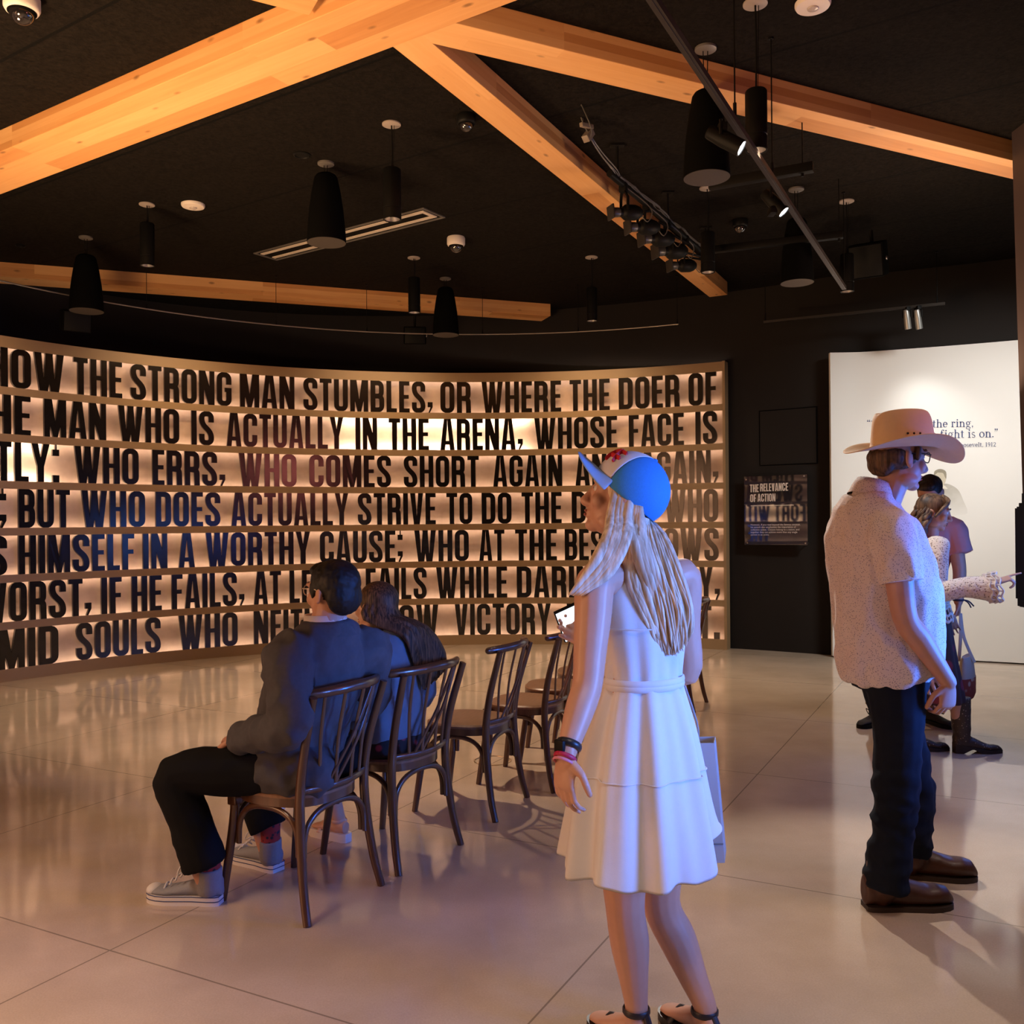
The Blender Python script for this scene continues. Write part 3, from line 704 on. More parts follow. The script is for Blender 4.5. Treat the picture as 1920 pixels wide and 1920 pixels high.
# ------------------------------------------------------------------ ceiling fittings
def on_ceil(px, py): return onz(px, py, CEIL)
bell_in = M['grey']
def bell(label, px, py_can, py_bot, diam, height=0.53):
    c = on_ceil(px, py_can); zb = EYE + (HC - 0.0089 * (px - 960) - py_bot) / F * c.y
    t = thing('pendant_speaker', label, 'speaker', (c.x, c.y, CEIL), 'bell-shaped pendant speakers')
    R = diam / 2; k = height
    b = bmn(); lathe(b, [(0.055 * R / .146, zb + k), (R * 0.50, zb + k - 0.01), (R * 0.60, zb + k * 0.94), (R * 0.74, zb + k * 0.74), (R * 0.87, zb + k * 0.50), (R * 0.96, zb + k * 0.24), (R, zb + 0.02), (R, zb + 0.002)], (c.x, c.y, 0), 36); obj('shell', b, M['matte'], t)
    b = bmn(); lathe(b, [(R * 0.985, zb + 0.004), (R * 0.985, zb), (R * 0.3, zb - 0.001), (0.001, zb - 0.001)], (c.x, c.y, 0), 36); obj('grille', b, M['grey'], t)
    b = bmn(); lathe(b, [(0.062, CEIL), (0.062, CEIL - 0.012), (0.05, CEIL - 0.018), (0.001, CEIL - 0.019)], (c.x, c.y, 0), 28); obj('canopy', b, M['dull'], t)
    b = bmn()
    for dx in (-0.015, 0.012): tube(b, [(c.x + dx, c.y, CEIL - 0.015), (c.x + dx * 0.6, c.y, zb + k - 0.01)], 0.003, 6)
    obj('cable', b, M['black'], t)
bell('black bell-shaped pendant speaker low at far left, in front of the left beam', 161, 444.6, 584, 0.305)
bell('black bell-shaped pendant speaker hanging beside the long slot diffuser', 611, 305.6, 455.6, 0.292, 0.52)
bell('black bell-shaped pendant speaker hanging over the bright words of the letter wall', 835, 521.7, 628.5, 0.292)
bell('largest black bell-shaped pendant speaker, beside the near lit track head', 1323, 90, 334, 0.268, 0.50)
bell('black bell-shaped pendant speaker under the far lit track head', 1493, 354, 531, 0.268)
def cylinder(label, px, py_can, py_top, py_bot, diam, energy, lean=0.0):
    c = on_ceil(px, py_can); hh = HC - 0.0089 * (px - 960)
    z1 = EYE + (hh - py_top) / F * c.y; z0 = EYE + (hh - py_bot) / F * c.y; R = diam / 2
    t = thing('pendant_downlight', label, 'lamp', (c.x, c.y, CEIL), 'black cylinder downlights')
    b = bmn(); lathe(b, [(0.001, z1), (R * 0.9, z1), (R, z1 - 0.008), (R, z0 + 0.08), (R * 0.95, z0 + 0.078), (R * 0.95, z0 + 0.072), (R, z0 + 0.07), (R, z0), (R * 0.86, z0), (R * 0.80, z0 + 0.05), (R * 0.55, z0 + 0.085), (0.001, z0 + 0.085)], (c.x, c.y, 0), 32)
    obj('housing', b, M['black'], t)
    b = bmn(); lathe(b, [(R * 0.845, z0 + 0.004), (R * 0.77, z0 + 0.045), (R * 0.56, z0 + 0.078)], (c.x, c.y, 0), 32, cap=False); obj('reflector', b, M['steel'], t)
    b = bmn(); lathe(b, [(0.001, z0 + 0.079), (R * 0.5, z0 + 0.079)], (c.x, c.y, 0), 24, cap=False); obj('lens', b, emit('lamp_lens', (1, 0.82, 0.62), 2.5), t)
    b = bmn(); lathe(b, [(0.064, CEIL), (0.064, CEIL - 0.008), (0.055, CEIL - 0.012), (0.001, CEIL - 0.012)], (c.x, c.y, 0), 28); obj('canopy', b, M['canopy'], t)
    b = bmn(); tube(b, [(c.x, c.y, CEIL - 0.01), (c.x + 0.004, c.y, (CEIL + z1) / 2), (c.x, c.y, z1 - 0.004)], 0.005, 8, k=3)
    tube(b, [(c.x + 0.018, c.y, CEIL - 0.01), (c.x + 0.01, c.y, z1)], 0.002, 6); obj('cable', b, M['black'], t)
    l = light('downlight_beam', 'SPOT', (c.x, c.y, z0 + 0.01), (c.x, c.y, 0), energy, (1.0, 0.74, 0.50), 0.04, spot=75, blend=0.8)
    l.parent = t; l.location = (0, 0, z0 + 0.01 - CEIL); l.rotation_euler = (0, 0, 0)
cylinder('black cylinder downlight at far left, above the left beam', 275.5, 383, 419, 498.7, 0.118, 330)
cylinder('black cylinder downlight beside the lit end of the slot diffuser', 734, 232.3, 317, 412, 0.124, 330)
cylinder('black cylinder downlight just left of the bell speaker over the bright words', 776, 483, 521, 586.5, 0.124, 330)
cylinder('black cylinder downlight hanging right of the left beam end', 1109, 482, 540, 602, 0.112, 220)
cylinder('black cylinder downlight beside the near lit track head', 1416, 6, 170, 283, 0.114, 120)
cylinder('black cylinder downlight at the end of the theatre spotlight rail', 1326, 352, 436, 511, 0.114, 120)
cylinder('black cylinder downlight at the far end of the straight lighting track', 1587, 377, 477, 547, 0.112, 120)
# dome cameras
def dome(label, px, py, diam, body, glassy=True):
    c = on_ceil(px, py); R = diam / 2; t = thing('dome_camera', label, 'security camera', (c.x, c.y, CEIL))
    b = bmn(); lathe(b, [(R * 0.94, CEIL), (R, CEIL - 0.012), (R, CEIL - R * 0.75), (R * 0.90, CEIL - R * 0.93), (R * 0.72, CEIL - R), (0.001, CEIL - R * 0.98)], (c.x, c.y, 0), 36); obj('housing', b, body, t)
    b = bmn(); prof = [(R * 0.70 * math.cos(a), CEIL - R * 0.98 - R * 0.70 * math.sin(a)) for a in [math.radians(x) for x in range(0, 91, 10)]]
    lathe(b, prof, (c.x, c.y, 0), 32); obj('dome', b, mat('smoked_dome', (0.012, 0.011, 0.012), 0.06, spec=0.9, coat=1.0), t)
    b = bmn(); lathe(b, [(R * 0.80, CEIL - R * 0.965), (R * 0.80, CEIL - R * 1.01), (R * 0.70, CEIL - R * 1.03), (R * 0.69, CEIL - R * 0.98)], (c.x, c.y, 0), 32, cap=False); obj('dome_ring', b, M['matte'], t)
dome('white dome camera on the ceiling in the top left corner', 41, -8, 0.175, M['white'])
dome('white dome camera on the ceiling right of the middle cylinder downlight', 855, 445, 0.174, M['white'])
dome('small black dome camera on the ceiling beside the narrow beam', 874, 216, 0.13, M['black'])
dome('small black dome camera on the ceiling right of the theatre spotlights', 1388, 412, 0.14, M['black'])
def disc(label, px, py, diam):
    c = on_ceil(px, py); R = diam / 2; t = thing('occupancy_sensor', label, 'ceiling sensor', (c.x, c.y, CEIL), 'round white ceiling sensors')
    b = bmn(); lathe(b, [(R, CEIL), (R, CEIL - 0.012), (R * 0.93, CEIL - 0.024), (R * 0.5, CEIL - 0.03), (0.001, CEIL - 0.031)], (c.x, c.y, 0), 36); obj('housing', b, M['white'], t)
    b = bmn(); lathe(b, [(R * 0.33, CEIL - 0.029), (R * 0.30, CEIL - 0.036), (R * 0.15, CEIL - 0.042), (0.001, CEIL - 0.043)], (c.x, c.y, 0), 28); obj('lens', b, mat('sensor_lens', (0.45, 0.40, 0.38), 0.3, var=0.05), t)
disc('round white ceiling sensor at left between the cylinder and the wide beam', 362, 383, 0.195)
disc('round white ceiling sensor at the top right edge', 1524, 5, 0.185)
def small_disc(name, label, px, py, diam, m):
    c = on_ceil(px, py); R = diam / 2
    b = bmn(); lathe(b, [(R, CEIL + 0.001), (R, CEIL - 0.006), (R * 0.8, CEIL - 0.010), (R * 0.72, CEIL - 0.004), (0.001, CEIL - 0.004)], (c.x, c.y, 0), 28)
    tag(obj(name, b, m), label, 'ceiling fitting')
small_disc('ceiling_ring', 'thin dark ring fitting on the ceiling left of the middle bell speaker', 566, 290, 0.13, M['black'])
small_disc('ceiling_spot', 'small dark round fitting on the ceiling at far left', 38, 460, 0.09, M['black'])
# slot diffuser
ds = [onz(x, y, CEIL) for x, y in ((757, 367), (794, 389), (475, 474), (440, 460))]
t = thing('slot_diffuser', 'long linear slot air diffuser set in the black ceiling', 'air vent', (ds[0] + ds[2]) / 2)
ax = (ds[1] - ds[2]).normalized(); ay = V((-ax.y, ax.x, 0)); L_ = (ds[1] - ds[2]).length; W_ = 0.30
org = ds[2] + V((0, 0, 0))
Rm = Matrix((ax, ay, V((0, 0, 1)))).transposed()
def dbar(b, x0, x1, y0, y1, z=0.01): box(b, org + ax * ((x0 + x1) / 2) + ay * ((y0 + y1) / 2) + V((0, 0, -z / 2)), (x1 - x0, y1 - y0, z), Rm)
b = bmn(); dbar(b, 0, L_, 0, 0.018); dbar(b, 0, L_, W_ - 0.018, W_); dbar(b, 0, 0.018, 0.018, W_ - 0.018); dbar(b, L_ - 0.018, L_, 0.018, W_ - 0.018); obj('frame', b, M['dull'], t, smooth=False)
slat = mat('diffuser_blade', (0.62, 0.54, 0.47), 0.4, var=0.04)
for y0 in (0.055, 0.205):
    b = bmn(); dbar(b, 0.04, L_ - 0.05, y0, y0 + 0.04, 0.008); obj('blade', b, slat, t, smooth=False)
b = bmn(); dbar(b, L_ - 0.09, L_ - 0.05, 0.096, 0.204, 0.008); obj('end_blade', b, slat, t, smooth=False)
# curved rail along the letter wall
t = thing('curved_track', 'thin curved black rail hung along the top of the letter wall', 'lighting track', (CX, CY + 4.97, 3.71))
b = bmn(); sl, sr = -1.6 * RW, arc_s(1272, 612, 4.97)
tube(b, [arc(sl + (sr - sl) * i / 70, 4.97) + V((0, 0, 3.71)) for i in range(71)], 0.007, 8); obj('rail', b, mat('satin_rail', (0.32, 0.29, 0.26), 0.35, metal=0.7), t)
for px, py in ((-200, 470), (275, 575), (518, 610), (688, 624), (905, 628), (1084, 622), (1270, 600)):
    s = arc_s(px, py, 4.97); p = arc(s, 4.97)
    b = bmn(); tube(b, [p + V((0, 0, 3.71)), p + V((0, 0, CEIL))], 0.003, 6); tube(b, [p + V((0, 0, 3.715)), p + V((0, 0, 3.76))], [0.012, 0.005], 8); tube(b, [p + V((0, 0, CEIL - 0.012)), p + V((0, 0, CEIL))], 0.012, 8); obj('hanger_rod', b, M['black'], t)
# straight track with lit heads
def rod(b, p, z0, r=0.004):
    tube(b, [(p.x, p.y, z0), (p.x, p.y, CEIL)], r, 6); tube(b, [(p.x, p.y, z0), (p.x, p.y, z0 + 0.09)], 0.009, 8); tube(b, [(p.x, p.y, CEIL - 0.012), (p.x, p.y, CEIL)], 0.014, 8)
ZT = 3.45
ta, tb = onz(1225, 0, ZT), onz(1583, 540, ZT); td = (tb - ta).normalized(); ta = ta - td * 1.6
t = thing('lighting_track', 'long straight suspended lighting track on the right carrying the two lit heads', 'lighting track', (ta + tb) / 2)
Rt = rotto(td)
b = bmn(); box(b, (ta + tb) / 2, (0.034, (tb - ta).length, 0.030), Rt); box(b, (ta + tb) / 2 + V((0, 0, -0.016)), (0.010, (tb - ta).length - 0.02, 0.004), Rt); obj('rail', b, mat('track_grey', (0.032, 0.027, 0.025), 0.4, spec=0.3), t, smooth=False)
for px, py in ((1378, 228), (1448, 335), (1583, 540)):
    p = onz(px, py, ZT); b = bmn(); rod(b, p, ZT); obj('hanger_rod', b, M['black'], t)
lensw = emit('white_lamp_lens', (0.92, 0.95, 1.0), 40.0)
def head(label, px, py, Y, aim, lit, length=0.17, r=0.042, top=None, energy=0, spot=40, blend=0.4, body=None, col=(0.93, 0.95, 1.0), soft=0.03):
    """track head whose lens centre is at (px, py, Y)"""
    lens = P(px, py, Y); d = (V(aim) - lens).normalized(); Rz = rotz_to(d)
    t = thing('track_spotlight', label, 'spotlight', lens, 'track spotlights')
    b = bmn(); lathe(b, [(0.001, -length), (r * 0.75, -length), (r * 0.85, -length + 0.01), (r, -length * 0.55), (r, -0.002), (r * 0.86, 0.0), (r * 0.84, -0.012)], lens, 28, Rz, cap=False); obj('housing', b, body or M['black'], t)
    b = bmn(); lathe(b, [(0.001, -0.006), (r * 0.85, -0.006)], lens, 24, Rz, cap=False); obj('lens', b, lensw if lit else M['dull'], t)
    mid = lens - d * length * 0.6
    topz = top if top else mid.z + 0.12
    b = bmn(); side = d.cross(V((0, 0, 1))).normalized()
    tube(b, [mid + side * (r + 0.008), mid + side * (r + 0.008) + V((0, 0, 0.07)), V((mid.x, mid.y, mid.z + 0.09)), V((mid.x, mid.y, topz))], 0.007, 6)
    tube(b, [mid - side * (r + 0.008), mid - side * (r + 0.008) + V((0, 0, 0.07)), V((mid.x, mid.y, mid.z + 0.09))], 0.007, 6)
    obj('yoke', b, M['black'], t)
    b = bmn(); box(b, (mid.x, mid.y, topz - 0.02), (0.04, 0.09, 0.04), rotz_to((0, 0, 1)), 0.004); obj('track_adapter', b, M['black'], t)
    if energy:
        l = light('spot_beam', 'SPOT', lens + d * 0.01, V(aim), energy, col, soft, spot=spot, blend=blend)
        l.parent = t; l.location = d * 0.01
    return t
pA = onz(1372, 222, ZT); pB = onz(1450, 345, ZT)
head('near lit track spotlight shining white between the largest bell speaker and a cylinder', 1391, 278, pA.y + 0.02, (3.6, 3.6, 1.6), True, 0.19, 0.040, ZT - 0.01, energy=160, spot=46)
head('far lit track spotlight shining white above a bell speaker', 1470, 398, pB.y + 0.35, (3.4, 4.9, 1.25), True, 0.18, 0.040, ZT - 0.01, energy=190, spot=62)
# track in front of the white panel
ZP = 3.71
ta, tb = onz(1432, 604, ZP), onz(1772, 569, ZP); tb = ta + (tb - ta) * 1.0
t = thing('lighting_track', 'short thin suspended track above the white wall panel carrying two small silver heads', 'lighting track', (ta + tb) / 2)
b = bmn(); box(b, (ta + tb) / 2, (0.028, (tb - ta).length, 0.026), rotto(tb - ta)); obj('rail', b, mat('track_black', (0.06, 0.055, 0.05), 0.35, metal=0.6), t, smooth=False)
for f_ in (0.01, 0.96):
    p = ta + (tb - ta) * f_; b = bmn(); rod(b, p, ZP); obj('hanger_rod', b, M['black'], t)
silver = mat('silver_paint', (0.42, 0.42, 0.40), 0.4, metal=0.7)
for px, lab, aimx in ((1703, 'left small silver track head above the white wall panel', 1745), (1724, 'right small silver track head above the white wall panel', 1775)):
    fr = (px - 1432) / (1772 - 1432); p = ta + (tb - ta) * fr
    aim = wp_hit(aimx, 980)
    head(lab, px, 617, p.y + 0.02, aim, False, 0.20, 0.034, ZP, energy=16, spot=80, blend=1.0, body=silver, col=(1.0, 0.96, 0.9), soft=0.05)
# suspended conduits
def conduit(label, a, c, r, rods):
    t = thing('suspended_conduit', label, 'conduit', (a + c) / 2, 'black conduits under the ceiling')
    b = bmn(); box(b, (a + c) / 2, (r * 2, (c - a).length, r * 2), rotto(c - a), 0.004); obj('channel', b, M['black'], t)
    for f_ in rods:
        p = a + (c - a) * f_; b = bmn(); tube(b, [p, V((p.x, p.y, CEIL))], 0.004, 6); tube(b, [p - V((0, 0, 0.05)), p + V((0, 0, 0.02))], 0.01, 6); obj('hanger_rod', b, M['black'], t)
zz = 3.80
conduit('black suspended channel running behind the largest bell speaker', onz(1330, 348, zz), onz(1525, 313, zz), 0.03, (0.9,))
conduit('black suspended channel running behind the bell speaker under the far track head', onz(1340, 468, zz), onz(1581, 440, zz), 0.028, (0.97,))
# speakers on brackets
def wall_speaker(label, px, py, Y, sz, face):
    c = P(px, py, Y); R = rotto(face); t = thing('bracket_speaker', label, 'speaker', c)
    b = bmn(); box(b, c, sz, R, 0.015); obj('cabinet', b, M['matte'], t)
    b = bmn(); box(b, c + R @ V((0, sz[1] / 2 + 0.003, 0)), (sz[0] * 0.9, 0.012, sz[2] * 0.9), R, 0.004); obj('grille', b, M['black'], t)
    b = bmn(); tube(b, [c - R @ V((0, sz[1] * 0.4, 0)), c - R @ V((0, sz[1] * 0.9, -0.02)), c - R @ V((0, sz[1] * 0.9, -0.25))], 0.016, 8); obj('bracket', b, M['black'], t)
    b = bmn(); ell(b, c + R @ V((-sz[0] * 0.51, 0, 0)), (0.012, 0.02, 0.02), R); obj('knob', b, M['steel'], t)
wall_speaker('black bracket speaker in the dark behind the far left bell speaker', 142, 602, 8.9, (0.26, 0.2, 0.20), (0.55, -0.8, -0.25))
wall_speaker('black bracket speaker in the dark left of the bell speaker over the bright words', 778, 629, 11.2, (0.27, 0.2, 0.21), (0.1, -0.98, -0.2))
wall_speaker('black bracket speaker in the dark right of the last cylinder downlight', 1628, 488, 8.2, (0.30, 0.24, 0.30), (-0.5, -0.8, -0.3))
# ------------------------------------------------------------------ theatre spotlights
za = 3.99
ra, rb = onz(1158, 338, za), onz(1326, 480, za); rd = (rb - ra).normalized(); Rr = rotto(rd)
t = thing('fixture_rail', 'black rail with loose cables along the narrow beam, carrying the theatre spotlights', 'lighting rail', (ra + rb) / 2)
b = bmn(); tube(b, [ra - rd * 0.15, rb + rd * 0.05], 0.024, 12); obj('pipe', b, M['black'], t)
for f_ in (0.0, 0.5, 0.98):
    p = ra + (rb - ra) * f_; b = bmn(); tube(b, [p, V((p.x, p.y, CEIL))], 0.008, 8); box(b, (p.x, p.y, CEIL - 0.008), (0.1, 0.06, 0.016)); obj('hanger_rod', b, M['black'], t)
b = bmn(); cyn = mat('cable_sheath', (0.10, 0.095, 0.09), 0.35, var=0.2, scale=20)
for k in range(3):
    pts = []
    for i in range(15):
        p = ra + (rb - ra) * (i / 14); pts.append(p + V((0.02 + 0.03 * noise.noise(V((i * 0.9, k * 3.1, 0))), 0, 0.03 + 0.035 * noise.noise(V((i * 0.7, k * 5.3, 4))))))
    tube(b, pts, 0.006, 6, k=3)
obj('cable', b, cyn, t)
j = [P(1085, 205, 6.2), P(1093, 232, 6.2), P(1108, 262, 6.25), P(1128, 292, 6.4), P(1150, 318, 6.55), ra + V((0, 0, 0.02))]
b = bmn()
for k in range(3): tube(b, [p + V((0.012 * k, 0.01 * k, 0.012 * math.sin(k * 2 + i))) for i, p in enumerate(j)], 0.005, 6, k=4)
pc = on_ceil(1090, 196); tube(b, [pc, j[0]], 0.005, 6); tube(b, [pc, pc + V((0.06, -0.02, -0.16)), P(1107, 258, 6.25)], 0.004, 6, k=4)
obj('drop_cable', b, cyn, t)
b = bmn(); box(b, P(1103, 254, 6.24), (0.05, 0.05, 0.10), rotto((0.4, 0.5, -0.6)), 0.006); box(b, P(1100, 236, 6.2), (0.028, 0.028, 0.12), rotto((0.1, 0.1, -1)), 0.004); obj('plug', b, mat('beige_plug', (0.2, 0.16, 0.13), 0.5), t)
TS = [(1135, 400, 1207, 397), (1166, 431, 1239, 421), (1191, 449, 1267, 446), (1217, 476, 1292, 466), (1246, 504, 1308, 492)]
for i, (x0, y0, x1, y1) in enumerate(TS):
    f_ = [0.05, 0.27, 0.49, 0.71, 0.93][i]; hp = ra + (rb - ra) * f_
    c = P((x0 + x1) / 2, (y0 + y1) / 2, hp.y - 0.02); d = V((-0.93, -0.36, -0.10)).normalized()
    k = (x1 - x0) / F * c.y; Rz = rotz_to(d); h0 = -k * 0.5
    nm = ['first, largest', 'second', 'third', 'fourth', 'fifth, farthest'][i]
    t = thing('theatre_spotlight', nm + ' black theatre spotlight on the rail along the narrow beam, counted from the camera', 'spotlight', c, 'theatre spotlights on the rail')
    b = bmn(); lathe(b, [(0.001, h0), (k * .10, h0), (k * .16, h0 + k * .08), (k * .20, h0 + k * .2), (k * .20, h0 + k * .48), (k * .15, h0 + k * .55), (k * .115, h0 + k * .58), (k * .115, h0 + k * .86)], c, 20, Rz); obj('body', b, M['black'], t)
    b = bmn(); lathe(b, [(k * .118, h0 + k * .66), (k * .125, h0 + k * .70), (k * .125, h0 + k * .80), (k * .118, h0 + k * .84)], c, 20, Rz); obj('lens_barrel', b, mat('barrel_grey', (0.075, 0.072, 0.07), 0.35, metal=0.4), t)
    b = bmn(); box(b, c + Rz @ V((0, 0, k * 0.40)), (k * .36, k * .36, k * .05), Rz, 0.006); obj('colour_frame', b, mat('frame_grey', (0.022, 0.019, 0.017), 0.5), t)
    b = bmn(); sd = d.cross(V((0, 0, 1))).normalized()
    for sg in (-1, 1): tube(b, [c + sd * sg * k * .19, c + sd * sg * k * .19 + V((0, 0, k * .35)), V((hp.x, hp.y, hp.z - 0.06)) + sd * sg * 0.03, V((hp.x, hp.y, hp.z - 0.02))], 0.011, 6)
    obj('yoke', b, M['black'], t)
    b = bmn(); box(b, V((hp.x, hp.y, hp.z - 0.02)), (0.055, 0.05, 0.07), Rr, 0.006); obj('clamp', b, M['black'], t)
    b = bmn(); q = c - d * (k * 0.45); tube(b, [q, q + V((0.06, 0.02, -0.06)), q + V((0.09, 0.05, 0.05)), V((hp.x, hp.y, hp.z))], 0.004, 6, k=5); obj('cable', b, cyn, t)
ls = light('theatre_beam', 'SPOT', P(1205, 520, 7.4), (1.5, 3.5, 0.7), 560, (1.0, 0.90, 0.80), 0.04, spot=38, blend=0.5)
# ------------------------------------------------------------------ acrylic text panel on the black wall
RB = 5.97
def bw(px, py):
    """point on the black wall face"""
    d = ray(px, py); s = arc_s(px, py, RB); p = arc(s, RB)
    return s, EYE + d.z / d.y * p.y
sL, zT = bw(1400, 894); sRr, _ = bw(1518, 894); _, zB = bw(1402, 1021)
sg = thing('acrylic_sign', 'clear glossy acrylic text panel headed THE RELEVANCE OF ACTION on the black wall', 'sign', arc((sL + sRr) / 2, RB - 0.03) + V((0, 0, (zT + zB) / 2)))
sc_ = (arc(sL, RB) + arc(sRr, RB)) / 2; sx = (arc(sRr, RB) - arc(sL, RB)).normalized(); sn = V((sx.y, -sx.x, 0))
if sn.y > 0: sn = -sn
sw = (arc(sRr, RB) - arc(sL, RB)).length; base = sc_ + sn * 0.09
fnp = lambda u, v, w: base + sx * u + V((0, 0, v)) + sn * w
Rs = Matrix((sx, -sn, V((0, 0, 1)))).transposed()
acr = mat('gloss_acrylic', (0.020, 0.016, 0.014), 0.025, spec=0.85, coat=0.6)
b = bmn(); box(b, fnp(0, (zT + zB) / 2, 0), (sw, 0.010, zT - zB), Rs, 0.002); obj('plate', b, acr, sg, smooth=False)
txt = mat('pale_print', (0.72, 0.64, 0.58), 0.5, var=0.03, scale=40)
hh_ = zT - zB
def sgx(px): return (px - 1459.0) / (1518 - 1400) * sw
def sgz(py): return zT - (py - 893.0) / (1021.5 - 893) * hh_
for t, x0, x1, y0, y1 in (('THE', 1411.5, 1428, 923, 908.5), ('RELEVANCE', 1431, 1483, 922, 907.5), ('OF', 1411.8, 1423, 941.5, 927), ('ACTION', 1426, 1459.5, 941, 926.5)):
    b = bmn(); fn = lambda u, v, w: fnp(u, sgz(y0) + v * (sgz(y1) - sgz(y0)), w)
    put_word(b, t, fn, sgx(x0), (sgx(x1) - sgx(x0)) / word_width(t), 0.0055, 0.007); obj('title_word', b, txt, sg, smooth=False)
b = bmn(); box(b, fnp(sgx(1453), sgz(948.6), 0.006), (sgx(1493) - sgx(1413), 0.002, 0.006), Rs); obj('rule', b, txt, sg, smooth=False)
def small_text(s, px, py, size):
    cu = bpy.data.curves.new('t', 'FONT'); cu.body = s; cu.size = size; cu.extrude = 0.0005; cu.resolution_u = 2
    o = bpy.data.objects.new('t', cu); COL.objects.link(o); dg = bpy.context.evaluated_depsgraph_get(); dg.update()
    me = bpy.data.meshes.new_from_object(o.evaluated_get(dg)); bpy.data.objects.remove(o)
    Mx = Matrix((sx, V((0, 0, 1)), sn)).transposed().to_4x4(); Mx.translation = fnp(sgx(px), sgz(py), 0.0065)
    me.transform(Mx); me.transform(Matrix.Translation(-rootloc(sg)))
    link('text_line', me, txt, sg, False)
for k, s in enumerate(('However, if you read beyond the famous excerpt,', 'his speech also emphasizes the importance of', 'collective action. Citizens belong to a nation, and', 'together they can achieve more than any single', 'person in an arena.')):
    small_text(s, 1412.2, 985.5 + k * 4.65, 0.0285)
for px, py in ((1404, 899), (1512.5, 896), (1405.5, 1018), (1514, 1018)):
    b = bmn(); lathe(b, [(0.009, 0), (0.009, 0.006), (0.001, 0.008)], fnp(sgx(px), sgz(py), 0.005), 14, rotz_to(sn)); tube(b, [fnp(sgx(px), sgz(py), -0.088), fnp(sgx(px), sgz(py), 0.005)], 0.006, 10); obj('standoff_bolt', b, M['steel'], sg)
# access hatch in the black wall
s0, z0 = bw(1425, 772); s1, _ = bw(1530, 772); _, z1 = bw(1425, 872)
t = thing('access_hatch', 'flush black access hatch in the black wall above the acrylic text panel', 'hatch', arc((s0 + s1) / 2, RB) + V((0, 0, (z0 + z1) / 2)))
b = bmn(); arc_band(b, s0, s1, z1, z0, RB - 0.006, RB + 0.004, 4); obj('door', b, M['wall'], t)
b = bmn()
arc_band(b, s0 - 0.012, s1 + 0.012, z0 + 0.002, z0 + 0.012, RB - 0.003, RB + 0.004, 4); arc_band(b, s0 - 0.012, s1 + 0.012, z1 - 0.012, z1 - 0.002, RB - 0.003, RB + 0.004, 4); arc_band(b, s0 - 0.012, s0 - 0.002, z1, z0, RB - 0.003, RB + 0.004, 1); arc_band(b, s1 + 0.002, s1 + 0.012, z1, z0, RB - 0.003, RB + 0.004, 1)
obj('frame', b, M['matte'], t)
# ------------------------------------------------------------------ stacked display blades on the partition
t = thing('display_blades', 'stack of upright dark display blades with a blue screen at the right edge', 'display', (3.42, 6.0, 0.95))
for i, (px, y0, y1) in enumerate(((1904.6, 953, 1122), (1908.0, 950, 1136), (1912.0, 943, 1128), (1917.5, 925, 1130))):
    Y = 6.05 - i * 0.02; a = P(px, y1, Y); c = P(px, y0, Y)
    b = bmn(); box(b, ((a.x + c.x) / 2, Y - 0.12, (a.z + c.z) / 2), (0.008, 0.24, c.z - a.z), None, 0.002); obj('blade', b, M['black'], t, smooth=False)
a = P(1912, 1136, 6.05); b = bmn(); box(b, (a.x + 0.10, 5.93, a.z + 0.02), (0.22, 0.22, 0.05), None, 0.005); obj('tray', b, M['black'], t, smooth=False)
c = V((3.56, 5.62, 1.28))
b = bmn(); box(b, (c.x - 0.02, c.y, c.z), (0.006, 1.35, 0.84), None, 0.001); obj('screen', b, emit('blue_screen', (0.08, 0.27, 1.0), 5.0), t, smooth=False)
b = bmn(); box(b, (c.x, c.y, c.z), (0.03, 1.40, 0.90), None, 0.004); obj('bezel', b, M['black'], t, smooth=False)
c.x = 3.42
b = bmn(); box(b, (3.44, 5.95, a.z + 0.02), (0.26, 0.05, 0.04)); obj('arm', b, M['black'], t)
t2 = thing('wall_screen', 'second blue wall screen on the partition, nearer the camera than the display blades', 'screen', (3.55, 4.2, 1.3))
b = bmn(); box(b, (3.57, 4.2, 1.28), (0.03, 0.9, 0.86), None, 0.004); obj('bezel', b, M['black'], t2, smooth=False)
b = bmn(); box(b, (3.552, 4.2, 1.28), (0.006, 0.85, 0.80), None, 0.001); obj('screen', b, emit('blue_screen_dim', (0.08, 0.20, 1.0), 1.6), t2, smooth=False)
# ------------------------------------------------------------------ brass floor box rings
for px, py, lab in ((923.5, 1426.5, 'thin metal floor box ring beside the front legs of the third chair'), (786, 1407, 'thin metal floor box ring partly hidden behind the chair of the seated woman')):
    p = onz(px, py, 0); b = bmn(); R = 0.12
    lathe(b, [(R, 0.0), (R, 0.004), (R - 0.009, 0.004), (R - 0.010, 0.0005)], (p.x, p.y, 0), 48, cap=False)
    o = obj('floor_box_ring', b, mat('worn_brass', (0.62, 0.5, 0.36), 0.3, metal=0.9, var=0.1, scale=60), None); tag(o, lab, 'floor fitting', 'floor box rings')
